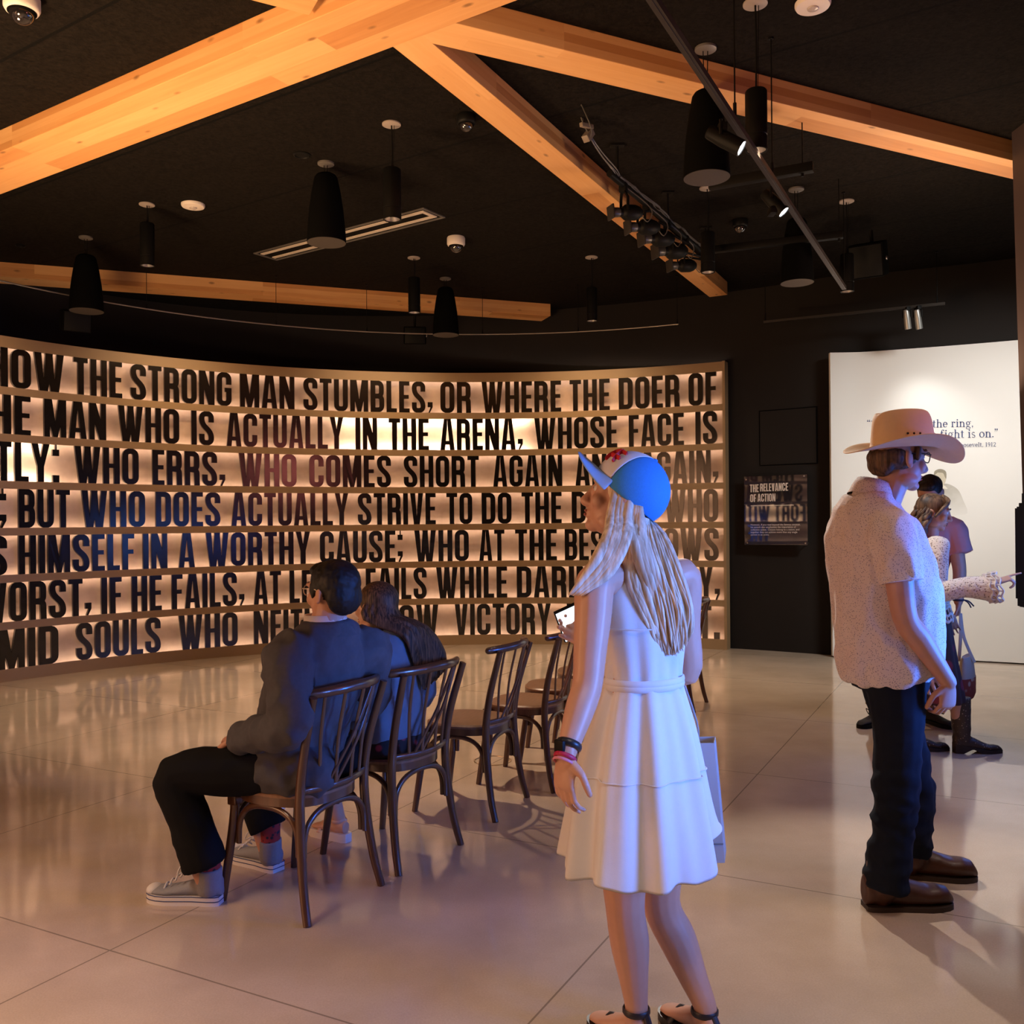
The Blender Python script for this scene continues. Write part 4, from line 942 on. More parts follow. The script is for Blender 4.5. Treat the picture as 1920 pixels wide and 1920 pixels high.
# ------------------------------------------------------------------ bentwood chairs : local +Y is the way the sitter faces
def make_chair(label):
    t = thing('bentwood_chair', label, 'chair', (0, 0, 0), 'bentwood chairs in a loose row')
    L = dict(local=True)
    post = {}
    for s in (-1, 1):
        pts = [(s * 0.225, -0.245, 0.0), (s * 0.212, -0.215, 0.12), (s * 0.198, -0.190, 0.30), (s * 0.192, -0.182, 0.46), (s * 0.196, -0.205, 0.62), (s * 0.208, -0.250, 0.78), (s * 0.214, -0.275, 0.862)]
        b = bmn(); tube(b, [V(p) for p in pts], [0.0165, 0.018, 0.0195, 0.0195, 0.018, 0.0165, 0.0155], 12, k=4); obj('rear_post', b, M['chair'], t, **L)
        pts = [(s * 0.205, 0.225, 0.0), (s * 0.197, 0.205, 0.14), (s * 0.186, 0.180, 0.32), (s * 0.180, 0.172, 0.44)]
        b = bmn(); tube(b, [V(p) for p in pts], [0.0155, 0.0175, 0.019, 0.020], 12, k=4)
        box(b, (s * 0.182, 0.173, 0.415), (0.046, 0.046, 0.05), None, 0.006); obj('front_leg', b, M['chair'], t, **L)
    # seat and bent rim
    def seat_outline(k, n=44):
        out = []
        for i in range(n):
            a = 2 * math.pi * i / n; cx, sy = math.cos(a), math.sin(a)
            e = 2.7; r = (abs(cx) ** e + abs(sy) ** e) ** (-1 / e)
            w = 0.205 + 0.012 * sy
            out.append((cx * r * (w + k), sy * r * (0.205 + k) - 0.002))
        return out
    b = bmn(); o = seat_outline(0.004); c = b.verts.new((0, 0, 0.458)); R1 = [b.verts.new((x, y, 0.470)) for x, y in seat_outline(-0.006)]; R2 = [b.verts.new((x * 0.72, y * 0.72, 0.462)) for x, y in o]; R0 = [b.verts.new((x, y, 0.462)) for x, y in o]; Rb = [b.verts.new((x, y, 0.452)) for x, y in o]; cb = b.verts.new((0, 0, 0.452))
    n = len(o)
    for i in range(n):
        k = (i + 1) % n
        b.faces.new((c, R2[i], R2[k])); b.faces.new((R2[i], R1[i], R1[k], R2[k])); b.faces.new((R1[i], R0[i], R0[k], R1[k])); b.faces.new((R0[i], Rb[i], Rb[k], R0[k])); b.faces.new((cb, Rb[k], Rb[i]))
    obj('seat', b, M['seat'], t, **L)
    b = bmn(); rings = []
    oo = seat_outline(0.0); pr = None
    for x, y in oo + [oo[0]]:
        p = V((x, y, 0)); nrm = V((x, y, 0)).normalized()
        q = [b.verts.new(p + nrm * 0.004 + V((0, 0, 0.452))), b.verts.new(p + nrm * 0.004 + V((0, 0, 0.418))), b.verts.new(p - nrm * 0.018 + V((0, 0, 0.418))), b.verts.new(p - nrm * 0.018 + V((0, 0, 0.452)))]
        if pr:
            for i in range(4): b.faces.new((pr[i], pr[(i + 1) % 4], q[(i + 1) % 4], q[i]))
        pr = q
    obj('seat_rim', b, M['chair'], t, **L)
    # curved crest rail, bowed to the rear
    b = bmn(); pts = []; rr = []
    for i in range(25):
        u = -1 + i / 12; x = u * 0.238; y = -0.305 + 0.085 * abs(u) ** 2.0; z = 0.868 + 0.012 * (1 - abs(u))
        pts.append(V((x, y, z))); rr.append(0.021 * (1 - 0.15 * abs(u) ** 4))
    tube(b, pts, rr, 12, flat=0.8, hint=(0, 0.1, 1), round_end=True); obj('crest_rail', b, M['chair'], t, **L)
    # lower curved cross rail
    b = bmn(); tube(b, [V((u * 0.19, -0.236 + 0.05 * abs(u) ** 2, 0.490)) for u in [-1 + i / 8 for i in range(17)]], 0.014, 10, flat=0.55, hint=(0, 0, 1)); obj('back_rail', b, M['chair'], t, **L)
    top = lambda u: V((u * 0.232, -0.303 + 0.080 * u * u, 0.862)); bot = lambda u: V((u * 0.185, -0.236 + 0.05 * u * u, 0.490))
    def spindle(u0, u1, bow=0.0):
        a, c = bot(u0), top(u1); m = (a + c) / 2 + V((0, -0.004 + bow, 0)); b = bmn()
        um = (u0 + u1) / 2; m.y = (bot(um).y + top(um).y) / 2 + 0.012 + bow
        tube(b, [a, m, c], 0.0085, 8, flat=0.7, hint=(1, 0, 0), k=5); obj('spindle', b, M['chair'], t, **L)
    for u in (-0.62, -0.24, 0.24, 0.62): spindle(u, u)
    for u0, u1 in ((-0.50, 0.62), (-0.28, 0.86)): spindle(u0, u1, -0.008)
    # bent arches under the seat between neighbouring legs
    def arch(a, c, z0=0.235, zt=0.405):
        a = V(a); c = V(c); pts = []
        for i in range(21):
            th = math.pi * i / 20; f_ = (1 - math.cos(th)) / 2
            f2 = 0.5 - 0.5 * math.copysign(abs(math.cos(th)) ** 0.8, math.cos(th))
            p = a.lerp(c, f2); p.z = z0 + (zt - z0) * math.sin(th) ** 0.6
            pts.append(p)
        b = bmn(); tube(b, pts, 0.0125, 10, flat=0.8, hint=(0, 0, 1))
        obj('arch_brace', b, M['chair'], t, **L)
    arch((-0.183, -0.192, 0), (0.183, -0.192, 0)); arch((-0.172, 0.176, 0), (0.172, 0.176, 0))
    for s in (-1, 1): arch((s * 0.187, -0.168, 0), (s * 0.179, 0.158, 0))
    return t
CH = [((-0.783, 3.452), (-0.868, 0.497), 'dark bentwood chair nearest the camera, under the man in the blue-grey blazer'),
      ((-0.50, 3.945), (-0.838, 0.547), 'dark bentwood chair under the seated woman in the denim jacket'),
      ((-0.097, 4.64), (-0.928, 0.373), 'empty bentwood chair next to the seated woman, metal ring on the floor beside it'),
      ((0.221, 5.133), (-0.928, 0.373), 'empty dark bentwood chair just left of the arm of the woman in the white dress'),
      (None, (-0.99, 0.14), 'empty dark bentwood chair whose seat shows through the back of the fourth chair'),
      (None, (-0.995, 0.10), 'farthest empty bentwood chair left of the standing woman, mostly hidden behind her arm'),
      ((1.428, 7.27), (-0.907, 0.42), 'bentwood chair far behind, right of the white dress by the end of the letter wall')]
first = None
for i, (rl, f_, lab) in enumerate(CH):
    f_ = V((*f_, 0)).normalized(); lf = V((-f_.y, f_.x, 0))
    if rl is not None:
        o_ = V((*rl, 0)) + f_ * 0.245 - lf * 0.225
    else:
        o_ = V((0.285, 5.95, 0)) if i == 4 else V((0.52, 6.50, 0))
    if first is None: first = make_chair(lab); c = first
    else: c = copy_tree(first)
    c.location = o_; c.rotation_euler = (0, 0, math.atan2(f_.y, f_.x) - math.pi / 2)
    c['label'] = lab
# ================================================================== people
def put(dst, src, Mx):
    bmesh.ops.transform(src, matrix=Mx, verts=src.verts[:])
    me = bpy.data.meshes.new('t'); src.to_mesh(me); src.free(); dst.from_mesh(me); bpy.data.meshes.remove(me)
def frame(c, face, roll=0.0, s=1.0, up=(0, 0, 1)):
    m = rotto(face, up).to_4x4() @ Matrix.Rotation(roll, 4, 'Y') @ Matrix.Scale(s, 4); m.translation = V(c); return m
def head(bm, c, face, s=1.0, roll=0.0, fem=False, nose=1.0, up=(0, 0, 1)):
    """adds a head to bm; returns its frame. local: Y forward, Z up, origin at ear level"""
    Mx = frame(c, face, roll, s, up); h = bmesh.new(); j = 0.92 if fem else 1.0
    ell(h, (0, -0.014, 0.030), (0.076, 0.096, 0.086), seg=28, rg=18)
    ell(h, (0, 0.028, -0.030), (0.061 * j, 0.062, 0.082), seg=24, rg=16)
    ell(h, (0, 0.048, 0.015), (0.060, 0.044, 0.060))
    ell(h, (0, 0.066, -0.094), (0.026 * j, 0.024, 0.019))
    for q in (-1, 1):
        ell(h, (q * 0.047 * j, 0.012, -0.075), (0.018, 0.04, 0.024))
        ell(h, (q * 0.040, 0.062, -0.022), (0.024, 0.024, 0.026))
        ell(h, (q * 0.030, 0.084, 0.034), (0.024, 0.011, 0.009))
        ell(h, (q * 0.0135, 0.095, -0.034), (0.0085, 0.011, 0.008))
        e = Matrix.Rotation(q * 0.3, 3, 'Z') @ Matrix.Rotation(0.2, 3, 'X')
        ell(h, (q * 0.078, -0.012, -0.004), (0.009, 0.020, 0.032), e); ell(h, (q * 0.079, -0.008, -0.026), (0.008, 0.011, 0.012))
    tube(h, [(0, 0.086, 0.026), (0, 0.096, 0.004), (0, 0.104 + 0.010 * nose, -0.022), (0, 0.108 + 0.008 * nose, -0.032), (0, 0.092, -0.040)], [0.009, 0.0095, 0.012, 0.0125, 0.009], 12, k=3)
    ell(h, (0, 0.086, -0.058), (0.024, 0.013, 0.0065)); ell(h, (0, 0.084, -0.070), (0.021, 0.013, 0.0075)); ell(h, (0, 0.082, -0.048), (0.018, 0.012, 0.012))
    put(bm, h, Mx); return Mx
def face_parts(Mx, parent, iris=True):
    for q in (-1, 1):
        b = bmn(); ell(b, Mx @ V((q * 0.031, 0.0755, 0.013)), 0.0122); e = obj('eye', b, M['eyew'], parent)
        b = bmn(); ell(b, Mx @ V((q * 0.031, 0.0838, 0.013)), (0.0052, 0.0052, 0.0052)); obj('iris', b, M['iris'], e)
        b = bmn(); tube(b, [Mx @ V((q * x, y, z)) for x, y, z in ((0.014, 0.0955, 0.036), (0.030, 0.0945, 0.041), (0.048, 0.082, 0.036))], [0.003, 0.0042, 0.002], 6, k=3); obj('eyebrow', b, mat('eyebrow_hair', (0.05, 0.03, 0.02), 0.8, var=0.2), parent)
    b = bmn(); ell(b, Mx @ V((0, 0.0955, -0.0575)), (0.021, 0.006, 0.0045), Mx.to_3x3().normalized()); ell(b, Mx @ V((0, 0.0945, -0.0685)), (0.018, 0.006, 0.0055), Mx.to_3x3().normalized()); obj('lips', b, M['lips'], parent)
def hand(bm, wrist, d, back, thumb, s=1.0, curl=(25, 35, 25), spread=6, fingers=None, tcurl=20):
    """d: towards the knuckles; back: normal of the back of the hand; thumb: +1/-1 side along d x back"""
    d = V(d).normalized(); nb = V(back); nb = (nb - d * nb.dot(d)).normalized(); sd = d.cross(nb) * thumb; w = V(wrist)
    loft(bm, [(w + d * x * s, sd * a * s, nb * c * s) for x, a, c in ((-0.015, 0.026, 0.021), (0.01, 0.029, 0.020), (0.03, 0.037, 0.018), (0.06, 0.041, 0.0155), (0.085, 0.040, 0.0135), (0.096, 0.036, 0.010))], 14)
    LN = ((0.043, 0.025, 0.021), (0.047, 0.029, 0.023), (0.044, 0.027, 0.022), (0.034, 0.021, 0.019))
    for i in range(4):
        cu = curl if fingers is None or fingers[i] is None else fingers[i]
        off = (1.5 - i) * 0.0205
        a = math.radians((1.5 - i) * spread)
        dd = (d * math.cos(a) + sd * math.sin(a)).normalized(); p = w + (d * (0.087 - 0.004 * abs(i - 1.2)) + sd * off) * s
        pts = [p - dd * 0.02 * s, p]; rd = [0.0085, 0.0090]; ang = 0
        for k in range(3):
            ang += math.radians(cu[k]); v = dd * math.cos(ang) - nb * math.sin(ang)
            pts.append(pts[-1] + v * LN[i][k] * s * 0.55); rd.append(0.0085 - k * 0.0006)
            pts.append(pts[-1] + v * LN[i][k] * s * 0.45); rd.append(0.0084 - k * 0.0008)
        tube(bm, pts, [r * s for r in rd], 10, round_end=True)
    t0 = w + (d * 0.022 + sd * 0.026) * s
    v1 = (d * 0.62 + sd * 0.70 - nb * 0.28).normalized(); tc = math.radians(tcurl)
    v2 = (d * math.cos(tc) * 0.9 + sd * (0.45 - tc * 0.6) - nb * 0.35).normalized()
    tube(bm, [t0 - v1 * 0.012 * s, t0 + v1 * 0.022 * s, t0 + v1 * 0.042 * s, t0 + v1 * 0.042 * s + v2 * 0.016 * s, t0 + v1 * 0.042 * s + v2 * 0.032 * s, t0 + v1 * 0.042 * s + v2 * 0.055 * s], [q * s for q in (0.013, 0.0135, 0.0115, 0.0105, 0.0108, 0.009)], 10, round_end=True)
def limb(bm, pts, rad, flat=1.0, n=14, k=4, end=True): tube(bm, pts, rad, n, flat, k=k, round_end=True if end else 'start')
def torso(bm, rings, f, n=24):
    """rings: (centre, half width, half depth); f forward"""
    f = V(f).normalized(); s = V((f.y, -f.x, 0)).normalized()
    R = spl([(c[0], c[1], c[2], a, d) for c, a, d in rings], 4)
    loft(bm, [(V(q[:3]), s * q[3], f * q[4]) for q in R], n)
def shoe(bm, sole, heel, d, L, W, toe_h=0.055, heel_h=0.09, ankle=None, top=0.13, rtop=0.05, pointy=0.0, sole_t=0.028, heel_lift=0.0, ring=None):
    """upper into bm, sole into sole; heel point on the floor"""
    d = V((d[0], d[1], 0)).normalized(); s = V((d.y, -d.x, 0)); h = V(heel)
    prof = [(0.0, 0.55), (0.04, 0.72), (0.15, 0.80), (0.35, 0.78), (0.55, 0.90), (0.70, 1.0), (0.82, 0.95 - 0.25 * pointy), (0.92, 0.74 - 0.35 * pointy), (0.98, 0.45 - 0.25 * pointy), (1.0, 0.2 - 0.12 * pointy)]
    def hgt(x): return heel_h if x < 0.25 else heel_h + (toe_h - heel_h) * min(1, ((x - 0.25) / 0.45)) ** 0.8 if x < 0.7 else toe_h * (1 - max(0, (x - 0.85) / 0.15) ** 2 * 0.55)
    rings = []
    for x, w in prof:
        z1 = hgt(x); z0 = sole_t * 0.8; c = h + d * (x * L) + V((0, 0, (z0 + z1) / 2)); rings.append((c, s * (w * W / 2 * 0.97), V((0, 0, (z1 - z0) / 2))))
    rings = [(rings[0][0] - d * 0.004, rings[0][1] * 0.7, rings[0][2] * 0.8)] + rings
    loft(bm, rings, 18)
    if ankle is not None:
        a = V(ankle); b0 = h + d * (0.17 * L) + V((0, 0, 0.045))
        limb(bm, [b0 + d * .01, b0.lerp(V((a.x, a.y, top * 0.6)), 0.7), V((a.x, a.y, top))], [W * 0.36, rtop * .98, rtop], n=16, end=False)
    pts = []
    for x, w in prof: pts.append((h + d * (x * L), w * W / 2 + 0.003))
    left = [p + s * w for p, w in pts]; right = [p - s * w for p, w in pts][::-1]
    lo = left + right; a = []; c = []
    for p in lo:
        x = (p - h).dot(d) / L; lift = heel_lift * max(0, 1 - max(0, (x - 0.28) / 0.25)) if x > 0.28 else heel_lift
        a.append(sole.verts.new((p.x, p.y, lift if 0.28 < x < 0.6 else 0.0))); c.append(sole.verts.new((p.x, p.y, sole_t + (heel_lift * max(0.0, 1 - x / 0.6)))))
    if ring is not None: ring.extend([p for p in lo] + [lo[0]])
    n = len(lo); sole.faces.new(a[::-1]); sole.faces.new(c)
    for i in range(n): sole.faces.new((a[i], a[(i + 1) % n], c[(i + 1) % n], c[i]))
def locks(bm, roots, path, rad, n=8, k=3, jit=0.01, seed=1):
    rnd = random.Random(seed)
    for q in roots:
        pts = path(q); m = len(pts); r = rad * rnd.uniform(0.75, 1.25)
        pts = [V(p) + V((rnd.uniform(-jit, jit), rnd.uniform(-jit, jit), rnd.uniform(-jit, jit) * 0.5)) * min(1, i / 2) for i, p in enumerate(pts)]
        tube(bm, pts, [r * (0.55 if i == 0 else 1.0 if i < m - 2 else 0.75 if i < m - 1 else 0.15) for i in range(m)], n, 0.55, k=k)
def hair_mat(name, c0, c1, scale=22, rough=0.55, spec=0.3):
    m, n, l, b = nt(name)
    tc = n.new('ShaderNodeTexCoord'); mp = n.new('ShaderNodeMapping'); mp.inputs['Scale'].default_value = (1, 1, 0.04); l.new(tc.outputs['Object'], mp.inputs[0])
    nz = n.new('ShaderNodeTexNoise'); nz.inputs['Scale'].default_value = scale * 4; nz.inputs['Detail'].default_value = 4; l.new(mp.outputs[0], nz.inputs['Vector'])
    cr = n.new('ShaderNodeValToRGB'); cr.color_ramp.elements[0].position = 0.38; cr.color_ramp.elements[0].color = (*c0, 1); cr.color_ramp.elements[1].position = 0.64; cr.color_ramp.elements[1].color = (*c1, 1)
    l.new(nz.outputs[0], cr.inputs[0]); l.new(cr.outputs[0], b.inputs['Base Color']); b.inputs['Roughness'].default_value = rough; b.inputs['Specular IOR Level'].default_value = spec
    bp = n.new('ShaderNodeBump'); bp.inputs['Strength'].default_value = 0.18; bp.inputs['Distance'].default_value = 0.003; l.new(nz.outputs[0], bp.inputs['Height']); l.new(bp.outputs[0], b.inputs['Normal'])
    return m
def glasses(Mx, parent, m, name='glasses'):
    b = bmn()
    for q in (-1, 1):
        tube(b, [Mx @ V((q * 0.034 + 0.025 * math.cos(a), 0.103 - 0.012 * abs(math.cos(a)) * (1 if math.cos(a) * q > 0 else 0), 0.012 + 0.019 * math.sin(a))) for a in [2 * math.pi * i / 18 for i in range(19)]], 0.0022, 6)
        tube(b, [Mx @ V((q * x, y, z)) for x, y, z in ((0.058, 0.096, 0.020), (0.074, 0.070, 0.020), (0.081, 0.0, 0.018), (0.080, -0.022, -0.004))], 0.0026, 6, k=3)
    tube(b, [Mx @ V((-0.010, 0.105, 0.014)), Mx @ V((0, 0.109, 0.018)), Mx @ V((0.010, 0.105, 0.014))], 0.002, 6)
    return obj(name, b, m, parent)
def skin_obj(bm, parent, m, voxel=0.005): return obj('body', union(bm, voxel, 3), m, parent, ang=None, recalc=False)

# ------------------------------------------------------------------ 1  man in the straw hat, standing
def hat_man():
    t = thing('person', 'man in a straw western hat, speckled short-sleeved shirt and dark jeans, standing at right', 'person', (1.52, 3.68, 0))
    f = V((0.95, 0.31, 0)).normalized(); rt = V((f.y, -f.x, 0)); C = lambda x, z, y=3.68: V((x, y, z))
    fd = V((0.965, 0.25, -0.06))
    HCn = P(1684, 862, 3.66)
    sk = bmn(); Mx = head(sk, HCn, fd, 1.07, nose=1.1)
    limb(sk, [C(1.448, 1.43), C(1.468, 1.52, 3.67), HCn + V((-0.01, 0, -0.05))], [0.075, 0.062, 0.062])
    torso(sk, [(C(1.50, 0.88), .16, .13), (C(1.50, 1.05), .165, .14), (C(1.475, 1.28), .18, .15), (C(1.455, 1.43), .17, .11), (C(1.445, 1.48), .09, .07)], f)
    S = V((1.450, 3.50, 1.465)); E = P(1697, 1158, 3.46); W = P(1778, 1279, 3.50)
    limb(sk, [S, S.lerp(E, .5), E, E.lerp(W, .3), E.lerp(W, .7), W], [.058, .053, .046, .047, .038, .031])
    hand(sk, W, (-0.02, 0.05, -1.0), (0.35, -0.90, 0.1), 1, 1.02, curl=(38, 48, 30), spread=3, tcurl=25)
    S2 = V((1.50, 3.87, 1.45)); E2 = V((1.60, 3.92, 1.13)); W2 = V((1.74, 3.90, 0.92))
    limb(sk, [S2, E2, W2], [.055, .046, .032]); hand(sk, W2, (0.25, 0, -1.0), (0.3, 0.9, 0), -1, 1.02, curl=(35, 40, 25))
    hipR, kR, aR = V((1.505, 3.60, .92)), P(1681, 1480, 3.56), V((1.447, 3.565, .10))
    hipL, kL, aL = V((1.53, 3.79, .92)), P(1712, 1478, 3.84), V((1.668, 3.86, .10))
    limb(sk, [hipR, kR, aR], [.085, .06, .04]); limb(sk, [hipL, kL, aL], [.085, .06, .04])
    body = skin_obj(sk, t, M['skin'], 0.0042); face_parts(Mx, t)
    # shirt
    b = bmn()
    torso(b, [(C(1.508, .905), .196, .178), (C(1.509, .95), .203, .190), (C(1.507, 1.03), .204, .197), (C(1.502, 1.14), .203, .200), (C(1.490, 1.25), .206, .196), (C(1.470, 1.35), .216, .175), (C(1.452, 1.43), .215, .155), (C(1.442, 1.50), .195, .130), (C(1.432, 1.555), .145, .108), (C(1.430, 1.61), .095, .088)], f)
    hm = P(1689, 1085, 3.47)
    limb(b, [S + V((0, .07, .02)), S + V((0, .012, .0)), S.lerp(hm, .5), hm], [.072, .078, .076, .075], end=False)
    limb(b, [S2 + V((0, -.07, .01)), S2, S2.lerp(E2, .6)], [.085, .085, .07])
    # curved shirt tails
    torso(b, [(C(1.475, .868), .17, .13), (C(1.500, .92), .195, .175)], f)
    SH = speckle('speckled_cotton', (0.66, 0.58, 0.55), (0.20, 0.18, 0.24), 150, 0.20, 0.85)
    obj('shirt', union(b, 0.008, 2, 3, 0.016, (9, 9, 4.5), 0.003, 16), SH, t, ang=None, recalc=False)
    b = bmn(); rings = []
    nb_ = C(1.447, 1.615, 3.672); ax = V((0.30, 0.08, 0.95)).normalized(); tl = f - ax * f.dot(ax)
    for k, (r, dz) in enumerate(((.078, -.03), (.076, .01), (.073, .045), (.076, .048), (.086, .020), (.096, -.022))):
        rings.append((nb_ + ax * dz, rt * r * .92, tl * r * 1.12))
    loft(b, rings, 28, cap=False); obj('collar', b, SH, t, ang=None)
    b = bmn(); hd = (hm - S).normalized(); ho = hm + hd * .012
    tube(b, [ho - hd * .035, ho - hd * .01, ho], [.0775, .0785, .0775], 28); obj('sleeve_hem', b, SH, t)
    b = bmn(); box(b, P(1730, 1241, 3.495), (.012, .004, .013)); obj('shirt_label', b, M['ink'], t)
    # jeans
    b = bmn(); torso(b, [(V((1.51, 3.685, .84)), .155, .135), (V((1.512, 3.69, .93)), .165, .15), (V((1.512, 3.69, 1.0)), .16, .145)], f)
    limb(b, [hipR + V((0, .02, -.02)), hipR.lerp(kR, .5) + V((.006, 0, 0)), kR + V((0, 0, .04)), kR.lerp(aR, .5), V((1.440, 3.565, .085))], [.118, .093, .081, .077, .083], end=False)
    limb(b, [hipL + V((0, -.01, -.02)), hipL.lerp(kL, .5), kL + V((0, 0, .04)), kL.lerp(aL, .5), V((1.662, 3.865, .115))], [.115, .092, .080, .076, .080], end=False)
    JN = mat('dark_denim', (0.007, 0.010, 0.018), 0.85, var=0.4, scale=9, bump=0.15, bscale=500, spec=0.15)
    knee = lambda c: 0.5 + 1.6 * math.exp(-((c.z - .40) / .16) ** 2) + 1.3 * math.exp(-((c.z - .14) / .1) ** 2)
    obj('jeans', union(b, 0.0075, 3, 9, 0.0065, (8, 8, 12), 0.0015, 26, knee), JN, t, ang=None, recalc=False)
    # boots
    BT = mat('brown_boot_leather', (0.060, 0.021, 0.010), 0.42, var=0.3, scale=14, bump=0.1, bscale=60, spec=0.5)
    SL = mat('boot_sole', (0.030, 0.016, 0.010), 0.6, var=0.1)
    for heel, dd, L, an in (((1.360, 3.575, 0), (1, 0.02), .345, (1.445, 3.57)), ((1.615, 3.90, 0), (0.985, -0.17), .325, (1.675, 3.865))):
        b = bmn(); so = bmn(); shoe(b, so, heel, dd, L, .118, .090, .135, an, .22, .068, .12, .019)
        bt = obj('boot', union(b, 0.006, 2, 4, 0.003, (12, 12, 14)), BT, t, ang=None, recalc=False); obj('boot_sole', so, SL, bt)
    # hair and glasses
    b = bmn(); ell(b, Mx @ V((0, -0.030, 0.004)), (0.088, 0.090, 0.060), Mx.to_3x3().normalized(), 28, 18); ell(b, Mx @ V((0, -0.070, -0.020)), (0.066, 0.040, 0.052), Mx.to_3x3().normalized())
    for q in (-1, 1): ell(b, Mx @ V((q * .078, .022, .02)), (.009, .012, .03), Mx.to_3x3().normalized())
    obj('hair', union(b, .005, 2, 2, .004, (14, 14, 6), .002, 70), hair_mat('brown_hair', (.035, .018, .009), (.13, .07, .035)), t, ang=None, recalc=False)
    glasses(Mx, t, mat('black_frame', (.01, .01, .012), .3, var=.05))
    # hat
    hb = P(1693, 845, 3.66); hf = V((0.985, 0.17, 0)).normalized(); hs = V((hf.y, -hf.x, 0)); hu = V((-0.03, 0, 1)).normalized()
    ST = mat('straw_felt', (0.66, 0.47, 0.29), .75, var=.06, scale=40, bump=.08, bscale=420)
    b = bmn(); N_ = 56
    def ring(rx, ry, z, fn=None, oy=0.0):
        out = []
        for i in range(N_):
            a = 2 * math.pi * i / N_; c_, s_ = math.cos(a), math.sin(a); zz = z + (fn(c_, s_) if fn else 0)
            out.append(b.verts.new(hb + hf * (c_ * ry + oy) + hs * (s_ * rx) + hu * zz))
        return out
    brim = lambda k: (lambda c_, s_: k * (0.046 * abs(s_) ** 2.2 - (0.050 if c_ > 0 else 0.012) * abs(c_) ** 3))
    crown = lambda k: (lambda c_, s_: k * (0.020 * abs(s_) + 0.004 * c_ * c_ - 0.006))
    RR = [ring(.202, .232, 0, brim(1.0)), ring(.198, .228, .004, brim(1.0)), ring(.16, .188, .003, brim(.55)), ring(.120, .150, .004, brim(.16)), ring(.099, .129, .010), ring(.096, .126, .03), ring(.093, .121, .075), ring(.089, .116, .115, crown(.5)), ring(.084, .108, .136, crown(.9)), ring(.077, .100, .146, crown(1.0)), ring(.066, .090, .142, crown(.8)), ring(.050, .074, .112), ring(.024, .042, .094)]
    for A, B_ in zip(RR, RR[1:]):
        for i in range(N_): b.faces.new((A[i], A[(i + 1) % N_], B_[(i + 1) % N_], B_[i]))
    b.faces.new(RR[-1])
    hat = shell('hat', b, ST, t, .005, 1)
    for k in (-1, 0, 1):
        bb = bmn(); p = hb + hs * .0955 + hf * (-.012 + k * .026) + hu * .060; lathe(bb, [(.0045, -.002), (.0045, .001), (.002, .0012)], p, 12, rotz_to(hs)); obj('eyelet', bb, M['iris'], hat)
    return t

hat_man()

def floor_y(px, py):
    return onz(px, py, 0)
